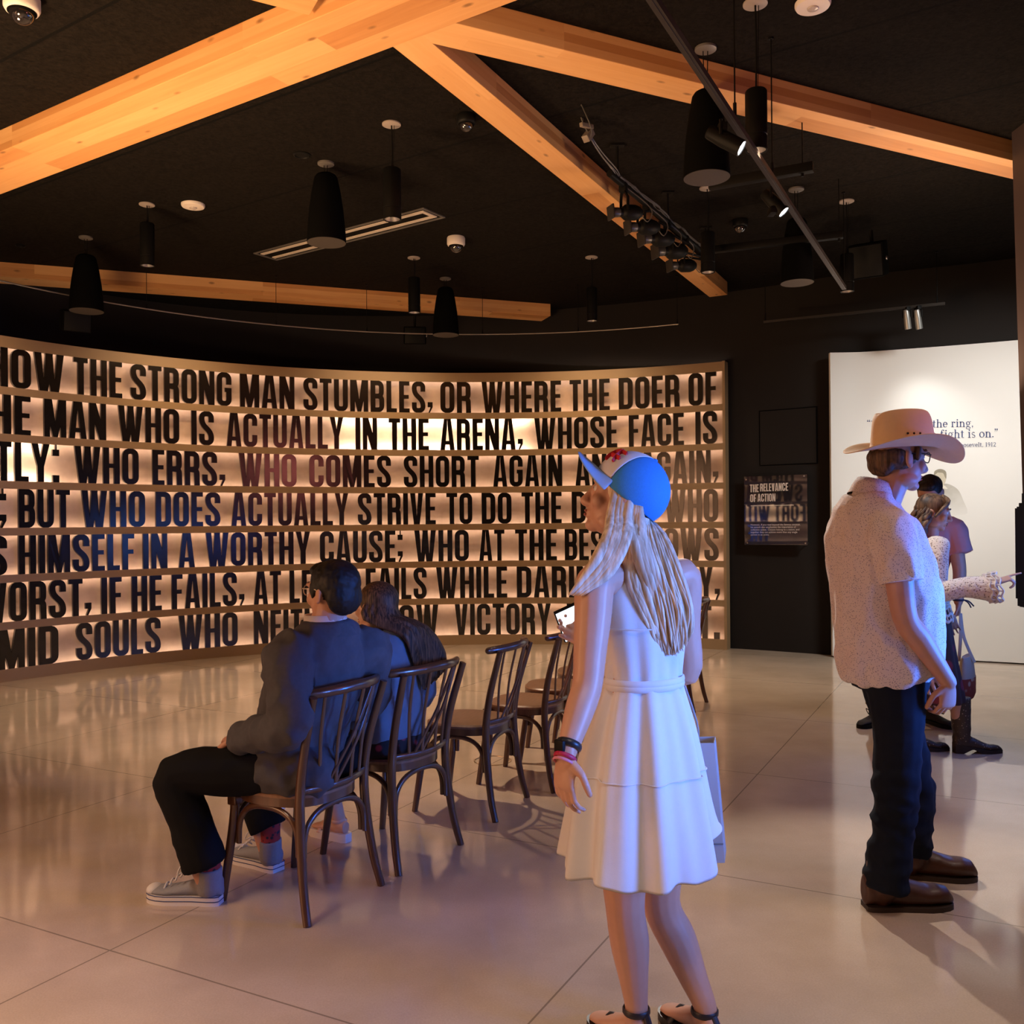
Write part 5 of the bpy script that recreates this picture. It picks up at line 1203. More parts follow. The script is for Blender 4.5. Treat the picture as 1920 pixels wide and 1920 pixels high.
# ------------------------------------------------------------------ 2  seated man in the blazer
def seated_man():
    f = V((-0.868, 0.497, 0)).normalized(); lf = V((-f.y, f.x, 0)); rt = -lf
    t = thing('person', 'man in a blue-grey blazer, black trousers and grey sneakers, seated on the nearest chair', 'person', (-0.86, 3.75, 0))
    hip = V((-0.868, 3.755, 0.56)); neck = V((-0.745, 3.690, 1.115))
    HCn = P(622, 1112, 3.70); fd = V((-0.80, 0.58, -0.02))
    sk = bmn(); Mx = head(sk, HCn, fd, 1.06)
    limb(sk, [neck + V((0, 0, -.05)), neck.lerp(HCn, .5), HCn + V((.005, 0, -.05))], [.08, .066, .068])
    sd = V((0.58, 0.815, 0)).normalized()
    torso(sk, [(hip, .15, .11), (hip.lerp(neck, .5), .15, .09), (neck + V((0, 0, -.14)), .15, .07), (neck, .08, .06)], f)
    SL_, SR_ = V((-0.862, 3.525, 1.005)), V((-0.612, 3.875, 0.985))
    EL, WL = P(541, 1362, 3.43), P(446, 1386, 3.63); ER, WR = V((-0.63, 4.02, .74)), V((-1.02, 3.90, .685))
    limb(sk, [SL_, EL, WL], [.05, .044, .031]); limb(sk, [SR_, ER, WR], [.05, .044, .031])
    hand(sk, WL, (-.55, .75, -.1), (-.2, -.15, 1), -1, 1.0, curl=(35, 45, 30), spread=2)
    hand(sk, WR, (-.7, -.6, .1), (-.2, .1, 1), 1, 1.0, curl=(30, 40, 30), spread=2)
    hL, kL, aL = V((-0.905, 3.665, .545)), P(331, 1452, 3.64), V((-1.235, 3.66, .10)); hR, kR, aR = V((-0.745, 3.845, .545)), V((-1.17, 4.02, .52)), V((-1.075, 3.99, .10))
    limb(sk, [hL, kL, aL], [.075, .055, .038]); limb(sk, [hR, kR, aR], [.075, .055, .038])
    skin_obj(sk, t, M['skin'], .005); face_parts(Mx, t)
    BZ = mat('blue_grey_wool', (0.070, 0.068, 0.076), .9, var=.16, scale=60, bump=.08, bscale=420, spec=.2)
    b = bmn()
    torso(b, [(hip + V((-.03, .018, -.045)), .205, .165), (hip + V((-.02, .012, .03)), .212, .165), (hip.lerp(neck, .28) + V((-.02, .012, 0)), .215, .155), (hip.lerp(neck, .52) + V((-.01, .006, 0)), .232, .150), (hip.lerp(neck, .72), .245, .135), (hip.lerp(neck, .86), .225, .112), (hip.lerp(neck, .95), .155, .092), (hip.lerp(neck, 1.01), .095, .08)], f)
    limb(b, [SL_ + rt * .06, SL_, SL_.lerp(EL, .5), EL, EL.lerp(WL, .5), WL], [.085, .092, .082, .072, .062, .054], end=False)
    limb(b, [SR_ + lf * .06, SR_, SR_.lerp(ER, .5), ER, ER.lerp(WR, .5), WR], [.085, .092, .082, .072, .062, .054], end=False)
    # jacket skirt over the near thigh
    limb(b, [hL + V((.10, -.03, -.01)), hL + V((-.02, -.005, .0)), hL + V((-.12, .05, .03))], [.105, .118, .10])
    obj('blazer', union(b, .008, 2, 21, .016, (9, 9, 9), .002, 18), BZ, t, ang=None, recalc=False)
    # collars
    for nm, m_, r0, dz in (('shirt_collar', M['white'], .0735, .035), ('blazer_collar', BZ, .087, .012)):
        b = bmn(); ax = V((-.10, .05, .99)).normalized(); c = neck + V((-.008, .006, .0)); rings = []
        for r, z in ((r0 - .006, -.03), (r0, .0), (r0 - .004, dz), (r0 + .003, dz + .002), (r0 + .012, -.01), (r0 + .022, -.045)):
            rings.append((c + ax * z, sd * r * 1.02, f * r * 1.05))
        loft(b, rings, 28, cap=False); obj(nm, b, m_, t, ang=None)
    TR = mat('black_trouser_cloth', (0.006, 0.006, 0.007), .85, var=.2, scale=10, spec=.15)
    b = bmn(); torso(b, [(hip + V((-.02, .01, -.07)), .19, .15), (hip + V((0, 0, .04)), .19, .14)], f)
    limb(b, [hL, hL.lerp(kL, .5), kL, kL.lerp(aL, .35), aL + V((.0, 0, .06))], [.105, .098, .082, .080, .086], end=False)
    limb(b, [hR, hR.lerp(kR, .5), kR, kR.lerp(aR, .4), V((-1.07, 3.985, .20))], [.105, .098, .080, .078, .078], end=False)
    obj('trousers', union(b, .008, 2, 5, .006, (6, 6, 9)), TR, t, ang=None, recalc=False)
    CV = mat('grey_canvas', (0.24, 0.24, 0.27), .85, var=.12, scale=120, bump=.1, bscale=600); RBR = mat('white_rubber', (0.66, 0.62, 0.62), .5, var=.05, scale=30); SK = speckle('patterned_sock', (.30, .03, .03), (.02, .02, .03), 45, .25, .9)
    for heel, dd, an in ((floor_y(417, 1693), (-0.985, 0.13), aL + V((.015, 0, 0))), (floor_y(523, 1634), (-.83, .56), aR + V((.01, 0, 0)))):
        b = bmn(); so = bmn(); L = .315; rg = []; shoe(b, so, heel, dd, L, .105, .062, .105, V((an[0], an[1], 0)), .150, .050, sole_t=.036, ring=rg)
        sh = obj('sneaker', union(b, .005, 2), CV, t, ang=None, recalc=False); obj('rubber_sole', so, RBR, sh)
        d = V((dd[0], dd[1], 0)).normalized(); s_ = V((d.y, -d.x, 0))
        b = bmn()
        for z in (.018, .036): tube(b, [p + V((0, 0, z)) for p in rg], .0018, 5)
        obj('sole_stripe', b, M['ink'], sh)
        b = bmn(); ell(b, heel + d * L * .915 + V((0, 0, .045)), (.040, .030, .022), rotto(d)); obj('toe_cap', b, RBR, sh)
        b = bmn()
        for k in range(5):
            c = heel + d * L * (.74 - .075 * k) + V((0, 0, .070 + .016 * k)); tube(b, [c - s_ * .028 - V((0, 0, .012)), c + V((0, 0, .004)), c + s_ * .028 - V((0, 0, .012))], .0035, 6, k=3)
        c = heel + d * L * .43 + V((0, 0, .142))
        for q in (-1, 1): tube(b, [c, c + s_ * q * .03 + d * .02 + V((0, 0, .014)), c + s_ * q * .045 + d * .03 - V((0, 0, .02)), c + s_ * q * .012], .003, 6, k=4)
        obj('laces', b, RBR, sh)
        b = bmn(); limb(b, [V((an[0], an[1], .11)), V((an[0], an[1], .24))], [.044, .046]); obj('sock', b, SK, t)
    b = bmn(); R3 = Mx.to_3x3().normalized()
    ell(b, Mx @ V((0, -0.024, 0.044)), (0.092, 0.104, 0.088), R3, 28, 18); ell(b, Mx @ V((0, -0.066, -0.010)), (0.082, 0.056, 0.076), R3); ell(b, Mx @ V((0, .045, .085)), (.062, .04, .032), R3)
    for q in (-1, 1): ell(b, Mx @ V((q * .076, .022, .015)), (.009, .014, .034), R3)
    obj('hair', union(b, .005, 2, 8, .004, (16, 16, 8), .0025, 80), hair_mat('black_hair', (.003, .003, .003), (.010, .008, .007)), t, ang=None, recalc=False)
    glasses(Mx, t, mat('pale_frame', (.62, .5, .42), .3, metal=.6))
seated_man()

# ------------------------------------------------------------------ 3  seated woman in the denim jacket
def seated_woman():
    f = V((-0.838, 0.547, 0)).normalized(); lf = V((-f.y, f.x, 0)); rt = -lf
    t = thing('person', 'woman with long dark brown hair and denim jacket, seated beside the man in blazer', 'person', (-0.56, 4.22, 0))
    hip = V((-0.575, 4.25, 0.55)); neck = V((-0.555, 4.235, 1.02)); HCn = P(704, 1140, 4.25); fd = V((-.78, .62, -.02)); sd = V((.547, .838, 0))
    sk = bmn(); Mx = head(sk, HCn, fd, .98, roll=.10, fem=True)
    limb(sk, [neck + V((0, 0, -.05)), neck.lerp(HCn, .5), HCn + V((0, 0, -.05))], [.06, .050, .052])
    torso(sk, [(hip, .14, .10), (hip.lerp(neck, .5), .13, .09), (neck + V((0, 0, -.1)), .14, .08), (neck, .06, .05)], f)
    SL_, SR_ = neck + lf * .165 + V((0, 0, -.075)), neck + rt * .165 + V((0, 0, -.075))
    EL, WL = SL_ + V((.0, -.06, -.27)) + f * .03, hip + f * .36 + lf * .07 + V((0, 0, .08)); ER, WR = SR_ + V((.02, .07, -.27)), hip + f * .36 + rt * .06 + V((0, 0, .09))
    limb(sk, [SL_, EL, WL], [.042, .036, .026]); limb(sk, [SR_, ER, WR], [.042, .036, .026])
    hand(sk, WL, f + rt * .4, (0, 0, 1), -1, .9, curl=(30, 40, 30)); hand(sk, WR, f + lf * .4, (0, 0, 1), 1, .9, curl=(30, 40, 30))
    fL, fR = floor_y(632, 1573), floor_y(505, 1512)
    hL, hR = hip + lf * .09 + V((0, 0, -.03)), hip + rt * .09 + V((0, 0, -.03)); kL, kR = hip + f * .40 + lf * .10 + V((0, 0, -.02)), hip + f * .43 + rt * .10 + V((0, 0, -.01)); aL, aR = fL + V((.01, -.01, .10)), fR + V((.03, -.02, .10))
    limb(sk, [hL, kL, kL.lerp(aL, .35), aL, aL + f * .0 + V((0, 0, -.04))], [.078, .055, .052, .034, .032]); limb(sk, [hR, kR, kR.lerp(aR, .35), aR, aR + V((0, 0, -.04))], [.078, .055, .052, .034, .032])
    for a in (aL, aR):
        g = V((a.x, a.y, 0)); loft(sk, [(g + f * x + V((0, 0, z)), lf * w, V((0, 0, h_))) for x, w, h_, z in ((-.05, .025, .03, .065), (-.02, .030, .035, .07), (.05, .034, .026, .062), (.11, .040, .016, .052), (.15, .034, .011, .047), (.165, .018, .007, .045))], 14)
    skin_obj(sk, t, M['skin2'], .005); face_parts(Mx, t)
    DN = mat('blue_denim', (.13, .18, .265), .85, var=.3, scale=12, bump=.12, bscale=500, spec=.2)
    b = bmn()
    torso(b, [(hip + V((0, 0, -.015)), .185, .135), (hip + V((0, 0, .06)), .188, .14), (hip.lerp(neck, .45), .185, .125), (hip.lerp(neck, .7), .195, .112), (hip.lerp(neck, .86), .175, .095), (hip.lerp(neck, .97), .10, .07)], f)
    for S_, E_, W_ in ((SL_, EL, WL), (SR_, ER, WR)): limb(b, [S_, S_.lerp(E_, .5), E_, E_.lerp(W_, .5), W_], [.072, .066, .058, .050, .042])
    obj('denim_jacket', union(b, .0075, 3, 14, .010, (6, 6, 6), .001, 40), DN, t, ang=None, recalc=False)
    b = bmn(); c = neck + V((0, 0, -.01)); loft(b, [(c + V((0, 0, z)), sd * r, f * r * .95) for r, z in ((.066, -.03), (.066, .02), (.07, .022), (.085, -.03))], 24, cap=False); obj('jacket_collar', b, DN, t, ang=None)
    b = bmn(); torso(b, [(hip + V((0, 0, -.085)), .19, .17), (hip + V((0, 0, -.02)), .185, .15), (hip + V((0, 0, .03)), .17, .13)], f)
    for h0, k0 in ((hL, kL), (hR, kR)): limb(b, [h0, h0.lerp(k0, .5), k0.lerp(h0, .15)], [.10, .09, .075])
    m_ = speckle('dark_floral_cloth', (.012, .010, .014), (.30, .05, .09), 16, .17, .85)
    obj('skirt', union(b, .008, 2, 3, .006, (6, 6, 6)), m_, t, ang=None, recalc=False)
    WS = mat('white_platform', (.68, .62, .60), .5, var=.05, scale=20); PK = mat('rose_gold_strap', (.55, .33, .24), .4, var=.1, scale=20)
    for a in (aL, aR):
        g = V((a.x, a.y, 0)) - f * .065; b = bmn(); o_ = []
        for x, w in ((0, .02), (.02, .032), (.08, .033), (.15, .043), (.21, .042), (.24, .026), (.25, .01)): o_.append((x, w))
        lo = [g + f * x + lf * w for x, w in o_] + [g + f * x - lf * w for x, w in o_[::-1]]; n = len(lo)
        A = [b.verts.new(p) for p in lo]; B_ = [b.verts.new(p + V((0, 0, .04))) for p in lo]; b.faces.new(A); b.faces.new(B_)
        for i in range(n): b.faces.new((A[i], A[(i + 1) % n], B_[(i + 1) % n], B_[i]))
        so = obj('sandal', b, WS, t)
        b = bmn()
        for x, w, z in ((.16, .044, .075), (.12, .042, .085)): tube(b, [g + f * x + lf * w + V((0, 0, .03)), g + f * x + V((0, 0, z)), g + f * x - lf * w + V((0, 0, .03))], .012, 8, .35, hint=f, k=5)
        tube(b, [V((a.x, a.y, .095)) + (lf * math.cos(q) + f * math.sin(q)) * .038 for q in [2 * math.pi * i / 16 for i in range(17)]], .008, 6, .4); obj('strap', b, PK, so)
    # hair: cap and long locks down the back to the right
    R3 = Mx.to_3x3().normalized(); b = bmn(); ell(b, Mx @ V((0, -.022, .042)), (.088, .098, .085), R3, 28, 18); ell(b, Mx @ V((0, -.055, -.03)), (.082, .05, .09), R3)
    back = neck - f * .10; roots = [(i / 27) * 2 - 1 for i in range(28)]
    def path(q):
        r0 = Mx @ V((q * .078, -.03 - .065 * (1 - q * q), .055 - .03 * abs(q))); r1 = Mx @ V((q * .090, -.035 - .075 * (1 - q * q), -.05)); r2 = back + sd * (.035 + q * .085) + V((0, 0, .0)); r3 = back + sd * (.10 + q * .105) + V((.02, -.01, -.12 - .02 * (1 - abs(q)))); r4 = back + sd * (.145 + q * .085) + V((.03, -.01, -.24 + .04 * q))
        return [r0, r1, r2, r3, r4]
    locks(b, roots, path, .021, seed=4, jit=.008); locks(b, [q * .8 for q in roots], lambda q: [p - f * .010 + V((0, 0, .01)) for p in path(q)], .017, seed=9, jit=.012)
    obj('hair', union(b, .0055, 3), hair_mat('dark_brown_hair', (.014, .008, .005), (.13, .070, .036), 36), t, ang=None, recalc=False)
seated_woman()

# ------------------------------------------------------------------ 4  woman in the white dress and cap
def dress_woman():
    f = V((-0.62, 0.785, 0)).normalized(); lf = V((-f.y, f.x, 0)); rt = -lf
    t = thing('person', 'blonde woman in a sleeveless white dress and blue cap, standing in front with a phone', 'person', (0.36, 2.64, 0))
    HCn = P(1168, 938, 2.63); fd = V((-.93, .24, .27)); hup = V((.25, 0, 1))
    sk = bmn(); Mx = head(sk, HCn, fd, .98, fem=True, up=hup, nose=.35)
    neck = V((.365, 2.655, 1.425))
    limb(sk, [neck + V((0, 0, -.06)), neck.lerp(HCn, .5), HCn + V((.01, 0, -.05))], [.060, .049, .052])
    torso(sk, [(V((.37, 2.64, .88)), .16, .11), (V((.372, 2.64, 1.06)), .115, .085), (V((.372, 2.65, 1.25)), .14, .095), (V((.368, 2.655, 1.36)), .165, .075), (V((.366, 2.655, 1.41)), .10, .055)], f)
    SL_, SR_ = P(1117, 1092, 2.52), V((.515, 2.745, 1.345)); EL, WL = P(1101, 1285, 2.45), P(1062, 1412, 2.36); ER, WR = P(1288, 1262, 2.80), P(1120, 1205, 2.90)
    limb(sk, [SL_ + rt * .06 + V((0, 0, .015)), SL_, SL_.lerp(EL, .35), SL_.lerp(EL, .7), EL, EL.lerp(WL, .35), EL.lerp(WL, .75), WL], [.046, .055, .051, .045, .041, .040, .032, .026])
    hand(sk, WL, (-.10, -.05, -1.0), (-.75, -.6, .05), -1, .95, curl=(18, 28, 22), spread=3)
    limb(sk, [SR_ + lf * .06, SR_, SR_.lerp(ER, .5), ER, ER.lerp(WR, .4), WR], [.046, .050, .044, .040, .036, .026])
    ph = P(1068, 1168, 2.93)
    hand(sk, WR, ph - WR + V((.02, 0, -.03)), (.2, .95, -.2), -1, .95, curl=(30, 45, 30), spread=2, tcurl=10)
    hL, kL, cL, aL = V((.305, 2.60, .80)), P(1172, 1700, 2.59), P(1181, 1768, 2.615), P(1193, 1882, 2.63)
    hR, kR, cR, aR = V((.435, 2.68, .80)), P(1240, 1693, 2.70), P(1270, 1760, 2.70), P(1321, 1884, 2.66)
    limb(sk, [hL, hL.lerp(kL, .6), kL, cL, cL.lerp(aL, .6), aL, aL + V((0, 0, -.05))], [.085, .072, .056, .056, .042, .034, .034], k=5)
    limb(sk, [hR, hR.lerp(kR, .6), kR, cR, cR.lerp(aR, .6), aR, aR + V((.004, 0, -.05))], [.085, .072, .056, .056, .042, .034, .034], k=5)
    BL = mat('dark_sandal', (.018, .012, .014), .45, var=.2)
    for a, dd in ((aL, V((-.62, .78, 0))), (aR, V((-.50, .86, 0)))):
        g = V((a.x, a.y, 0)); d = dd.normalized(); s_ = V((d.y, -d.x, 0))
        loft(sk, [(g + d * x + V((0, 0, z)), s_ * w, V((0, 0, h_))) for x, w, h_, z in ((-.055, .022, .02, .05), (-.03, .029, .035, .065), (.02, .032, .036, .062), (.08, .038, .024, .046), (.13, .042, .015, .036), (.165, .034, .010, .030), (.18, .016, .006, .028))], 14)
        b = bmn(); so = bmn(); shoe(b, so, g - d * .065, d, .255, .088, .03, .03, sole_t=.024); b.free(); sh = obj('sandal', so, BL, t)
        b = bmn(); tube(b, [V((a.x, a.y, a.z - .018)) + (s_ * math.cos(q) + d * math.sin(q)) * .0375 for q in [2 * math.pi * i / 20 for i in range(21)]], .009, 6, .35, hint=(0, 0, 1)); tube(b, [g - d * .05 + V((0, 0, .02)), g - d * .062 + V((0, 0, .06)), V((a.x, a.y, a.z - .018)) - d * .038], .010, 6, .5)
        tube(b, [g + d * .11 + s_ * .045 + V((0, 0, .02)), g + d * .10 + V((0, 0, .062)), g + d * .11 - s_ * .045 + V((0, 0, .02))], .012, 8, .35, hint=d, k=4); obj('strap', b, BL, sh)
    skin_obj(sk, t, M['skin2'], .0045); face_parts(Mx, t)
    # dress: pleated shell from armholes to hem
    LN = mat('white_linen', (.66, .65, .67), .8, var=.03, scale=60, bump=.08, bscale=500)
    b = bmn(); n = 96
    def row(z, c, a, d, pl=0.0, hem=0.0, lift=0.0):
        out = []
        for i in range(n):
            q = 2 * math.pi * i / n; cs, sn_ = math.cos(q), math.sin(q)
            w = pl * (math.sin(9 * q + 1.1) + .6 * math.sin(15 * q + 2 * z) + .5 * noise.noise(V((cs * 3, sn_ * 3, z * 3))))
            out.append(b.verts.new(V((c[0], c[1], 0)) + rt * cs * (a + w) + f * sn_ * (d + w) + V((0, 0, z + hem * math.sin(6 * q) + lift * max(0, cs) ** 1.5))))
        return out
    rows = [row(1.425, (.366, 2.655), .082, .062), row(1.41, (.367, 2.655), .112, .070), row(1.375, (.368, 2.655), .150, .088), row(1.30, (.370, 2.652), .150, .108, .001), row(1.20, (.372, 2.648), .142, .112, .002), row(1.12, (.373, 2.645), .126, .104, .003), row(1.065, (.373, 2.642), .118, .099, .0035), row(1.045, (.373, 2.642), .120, .100, .004), row(.98, (.371, 2.640), .142, .122, .006), row(.90, (.368, 2.638), .165, .146, .009), row(.80, (.362, 2.635), .186, .170, .012), row(.70, (.358, 2.630), .202, .190, .014), row(.60, (.356, 2.626), .215, .205, .016, .004, .06), row(.535, (.354, 2.622), .222, .213, .018, .008, .15)]
    for A, B_ in zip(rows, rows[1:]):
        for i in range(n): b.faces.new((A[i], A[(i + 1) % n], B_[(i + 1) % n], B_[i]))
    b.faces.new(rows[0])
    dr = shell('dress', b, LN, t, .003, 1)
    for sgn, S_ in ((1, SL_), (-1, SR_)):
        pass
    b = bmn()
    for k in range(2): tube(b, [V((.373, 2.642, 1.055 + .012 * (k - .5))) + rt * math.cos(q) * .1245 + f * math.sin(q) * .105 for q in [2 * math.pi * i / 48 for i in range(49)]], .011, 8, .5, hint=(0, 0, 1))
    obj('belt', b, LN, t)
    for z, a, d in ((1.215, .1455, .1145), (.805, .1865, .170)):
        b = bmn(); tube(b, [V((.372 if z > 1 else .362, 2.647 if z > 1 else 2.635, z)) + rt * math.cos(q) * (a + .002 + (0 if z > 1 else .011 * (math.sin(9 * q + 1.1) + .6 * math.sin(15 * q + 2 * z)))) + f * math.sin(q) * (d + .002 + (0 if z > 1 else .011 * (math.sin(9 * q + 1.1) + .6 * math.sin(15 * q + 2 * z)))) for q in [2 * math.pi * i / 140 for i in range(141)]], .0022, 5); obj('seam', b, LN, t)
    # cap
    R3 = Mx.to_3x3().normalized()
    WH = mat('white_cap_foam', (.78, .74, .74), .8, var=.04, scale=60); BC = mat('blue_cap_mesh', (.03, .24, .62), .75, var=.12, scale=200, bump=.15, bscale=400); PB = mat('pale_blue_brim', (.30, .48, .74), .7, var=.05, scale=50)
    cR = Matrix.Rotation(math.radians(24), 3, 'X')
    cap_pt = lambda q, e, k=1.0: Mx @ (V((0, -.012, .030)) + cR @ V((math.sin(q) * (.094) * k * math.cos(e), math.cos(q) * .115 * k * math.cos(e), .106 * k * math.sin(e) + .010)))
    def cap_patch(q0, q1, e0, e1, m_, name, k=1.0, nq=24, ne=10):
        b = bmn(); G = [[b.verts.new(cap_pt(q0 + (q1 - q0) * i / nq, e0 + (e1 - e0) * j / ne, k)) for j in range(ne + 1)] for i in range(nq + 1)]
        for i in range(nq):
            for j in range(ne): b.faces.new((G[i][j], G[i + 1][j], G[i + 1][j + 1], G[i][j + 1]))
        bmesh.ops.remove_doubles(b, verts=b.verts[:], dist=.0004); return b
    Q = math.radians
    ca = thing('cap', None, None); ca.parent = t; ca.location = (0, 0, 0)
    b = cap_patch(Q(-62), Q(62), Q(-8), Q(89.5), WH, 'f', 1.004); shell('front_panel', b, WH, ca, .003, 1)
    b = cap_patch(Q(62), Q(298), Q(-20), Q(89.5), BC, 'b'); shell('mesh_back', b, BC, ca, .003, 1)
    b = bmn(); ell(b, cap_pt(0, Q(90)), (.008, .008, .005), R3); obj('button', b, BC, ca)
    b = bmn(); nq = 24; G = []
    for i in range(nq + 1):
        q = Q(-68 + 136 * i / nq); base_ = cap_pt(q, Q(-8), 1.0); u = math.sin(q)
        fwd = (Mx.to_3x3() @ (cR @ V((u * .25, 1, -.03)))).normalized(); upv = (Mx.to_3x3() @ (cR @ V((0, 0, 1)))).normalized()
        ln = .078 * max(0, 1 - (abs(q) / Q(69)) ** 2.6)
        G.append([b.verts.new(base_ + fwd * ln * j / 5 - upv * ((.050 * u * u - .004) * (j / 5) ** .8)) for j in range(6)])
    for i in range(nq):
        for j in range(5): b.faces.new((G[i][j], G[i + 1][j], G[i + 1][j + 1], G[i][j + 1]))
    shell('brim', b, PB, ca, .004, 1)
    RD = mat('red_cap_print', (.55, .01, .02), .7, var=.05, scale=60)
    b = bmn()
    for (q0, e0), (q1, e1) in (((-44, 38), (-14, 34)), ((-44, 14), (-26, 40)), ((-24, 10), (-8, 34)), ((-48, 24), (-8, 20)), ((-18, 38), (2, 12))):
        tube(b, [cap_pt(Q(q0 + (q1 - q0) * i / 6), Q(e0 + (e1 - e0) * i / 6), 1.022) for i in range(7)], .0085, 6, .4)
    obj('emblem', b, RD, ca)
    # watch and bracelets on the near wrist
    d = (WL - EL).normalized()
    def cuff(k, r, th, m_, name):
        c = WL - d * k; b = bmn(); u = d.orthogonal().normalized(); v = d.cross(u); tube(b, [c + (u * math.cos(q) + v * math.sin(q)) * r for q in [2 * math.pi * i / 20 for i in range(21)]], th, 8, .5, hint=d); return obj(name, b, m_, t)
    w = cuff(.022, .030, .010, mat('black_watch_strap', (.012, .012, .015), .4, var=.1), 'watch')
    b = bmn(); box(b, WL - d * .022 + V((-.75, -.6, 0)).normalized() * .031, (.012, .034, .036), rotto(V((.6, -.75, 0))), .004); obj('watch_face', b, M['black'], w)
    cuff(-.012, .028, .006, mat('crimson_bracelet', (.42, .01, .06), .5, var=.1), 'bracelet'); cuff(-.024, .028, .004, mat('pink_bracelet', (.6, .2, .28), .5, var=.1), 'bracelet')
    # long hair
    b = bmn(); ell(b, Mx @ V((0, -.020, .036)), (.083, .094, .084), R3, 28, 18)
    up_ = Mx.to_3x3().normalized() @ V((0, 0, 1)); bk = -(Mx.to_3x3().normalized() @ V((0, 1, 0))); sdv = Mx.to_3x3().normalized() @ V((1, 0, 0))
    def back_path(q):
        e = P(1225 + 60 * q, 1000, 2.58 + .10 * (1 - q) * .5)
        return [Mx @ V((.066 * (q - .2), -.070 - .015 * (1 - q * q), -.035)), P(1208 + 34 * q, 1005, 2.57), P(1224 + 50 * q, 1080, 2.535), P(1243 + 50 * q, 1140, 2.535), P(1252 + 44 * q, 1175 + 22 * (1 - q * q), 2.545), P(1258 + 36 * q, 1192 + 36 * (1 - q * q), 2.56)]
    def side_path(q):
        return [Mx @ V((-.080, .02 - .05 * q, .03)), Mx @ V((-.088, .012 - .055 * q, -.05)), P(1140 + 38 * q, 1000, 2.50), P(1118 + 45 * q, 1046, 2.475), P(1096 + 40 * q, 1082, 2.462), P(1068 + 24 * q, 1116, 2.46)]
    def drape(q):
        return [Mx @ V((-.078, -.045 - .02 * q, -.008)), Mx @ V((-.086, -.055 - .03 * q, -.06)), P(1185 + 20 * q, 1000, 2.52), P(1196 + 24 * q, 1045, 2.51), P(1216 + 26 * q, 1110, 2.52), P(1226 + 30 * q, 1165, 2.53)]
    locks(b, [i / 22 - 1 for i in range(45)], back_path, .014, seed=3, jit=.004); locks(b, [i / 14 - 1 for i in range(29)], lambda q: [p + V((.002, -.012, 0)) for p in back_path(q * .92)], .0085, seed=8, jit=.007)
    locks(b, [i / 15 for i in range(16)], side_path, .0125, seed=5, jit=.003); locks(b, [i / 12 for i in range(13)], drape, .012, seed=6, jit=.003)
    obj('hair', b, hair_mat('blonde_hair', (.50, .37, .25), (.80, .66, .50), 20, .5), t, ang=None)
    # phone and shopping bag are things of their own
    d = V((-.35, .25, -.9)).normalized(); R_ = rotto((-.30, .72, .55), (-.4, .3, .85))
    pt_ = thing('smartphone', 'smartphone with a bright lit screen held up by the woman in white', 'phone', ph)
    b = bmn(); box(b, ph, (.074, .009, .150), R_, .003); obj('case', b, M['black'], pt_)
    b = bmn(); box(b, ph - R_ @ V((0, .0052, 0)), (.066, .001, .138), R_); obj('screen', b, emit('phone_screen', (.85, .93, 1.0), 1.6), pt_, smooth=False)
    bl, br, tl, tr = P(1230, 1618, 2.92), P(1359, 1618, 2.92), P(1218, 1395, 2.92), P(1339, 1393, 2.92)
    bg = thing('shopping_bag', 'pale grey paper shopping bag hanging behind the white dress', 'bag', (bl + br) / 2)
    PG = mat('grey_paper', (.36, .36, .38), .8, var=.05, scale=20); gus = V((.03, .11, 0)); b = bmn()
    A = [b.verts.new(p) for p in (bl, br, br + gus, bl + gus)]; mids = [b.verts.new(p) for p in (bl.lerp(tl, .14), br.lerp(tr, .14), br.lerp(tr, .14) + gus, bl.lerp(tl, .14) + gus)]; T_ = [b.verts.new(p) for p in (tl, tr, tr + gus * .8, tl + gus * .8)]
    b.faces.new(A)
    for u, v in ((A, mids), (mids, T_)):
        for i in range(4): b.faces.new((u[i], u[(i + 1) % 4], v[(i + 1) % 4], v[i]))
    o_ = obj('bag_body', b, PG, bg, smooth=False); md = o_.modifiers.new('s', 'SOLIDIFY'); md.thickness = .002
    b = bmn(); tube(b, [bl.lerp(tl, .16) - V((0, .002, 0)), br.lerp(tr, .16) - V((0, .002, 0))], .002, 6); obj('fold_line', b, mat('paper_crease', (.14, .14, .15), .8, var=.05), bg)
    for g in (V((0, 0, 0)), gus * .8):
        b = bmn(); a_, c_ = tl.lerp(tr, .3) + g, tl.lerp(tr, .7) + g; hp = ER.lerp(WR, .25) + V((0, 0, .045)); tube(b, [a_ - V((0, 0, .03)), a_ + V((0, 0, .05)), hp + V((-.02, 0, 0)), hp + V((.02, 0, 0)), c_ + V((0, 0, .05)), c_ - V((0, 0, .03))], .0035, 6, k=4); obj('handle', b, PG, bg)
dress_woman()

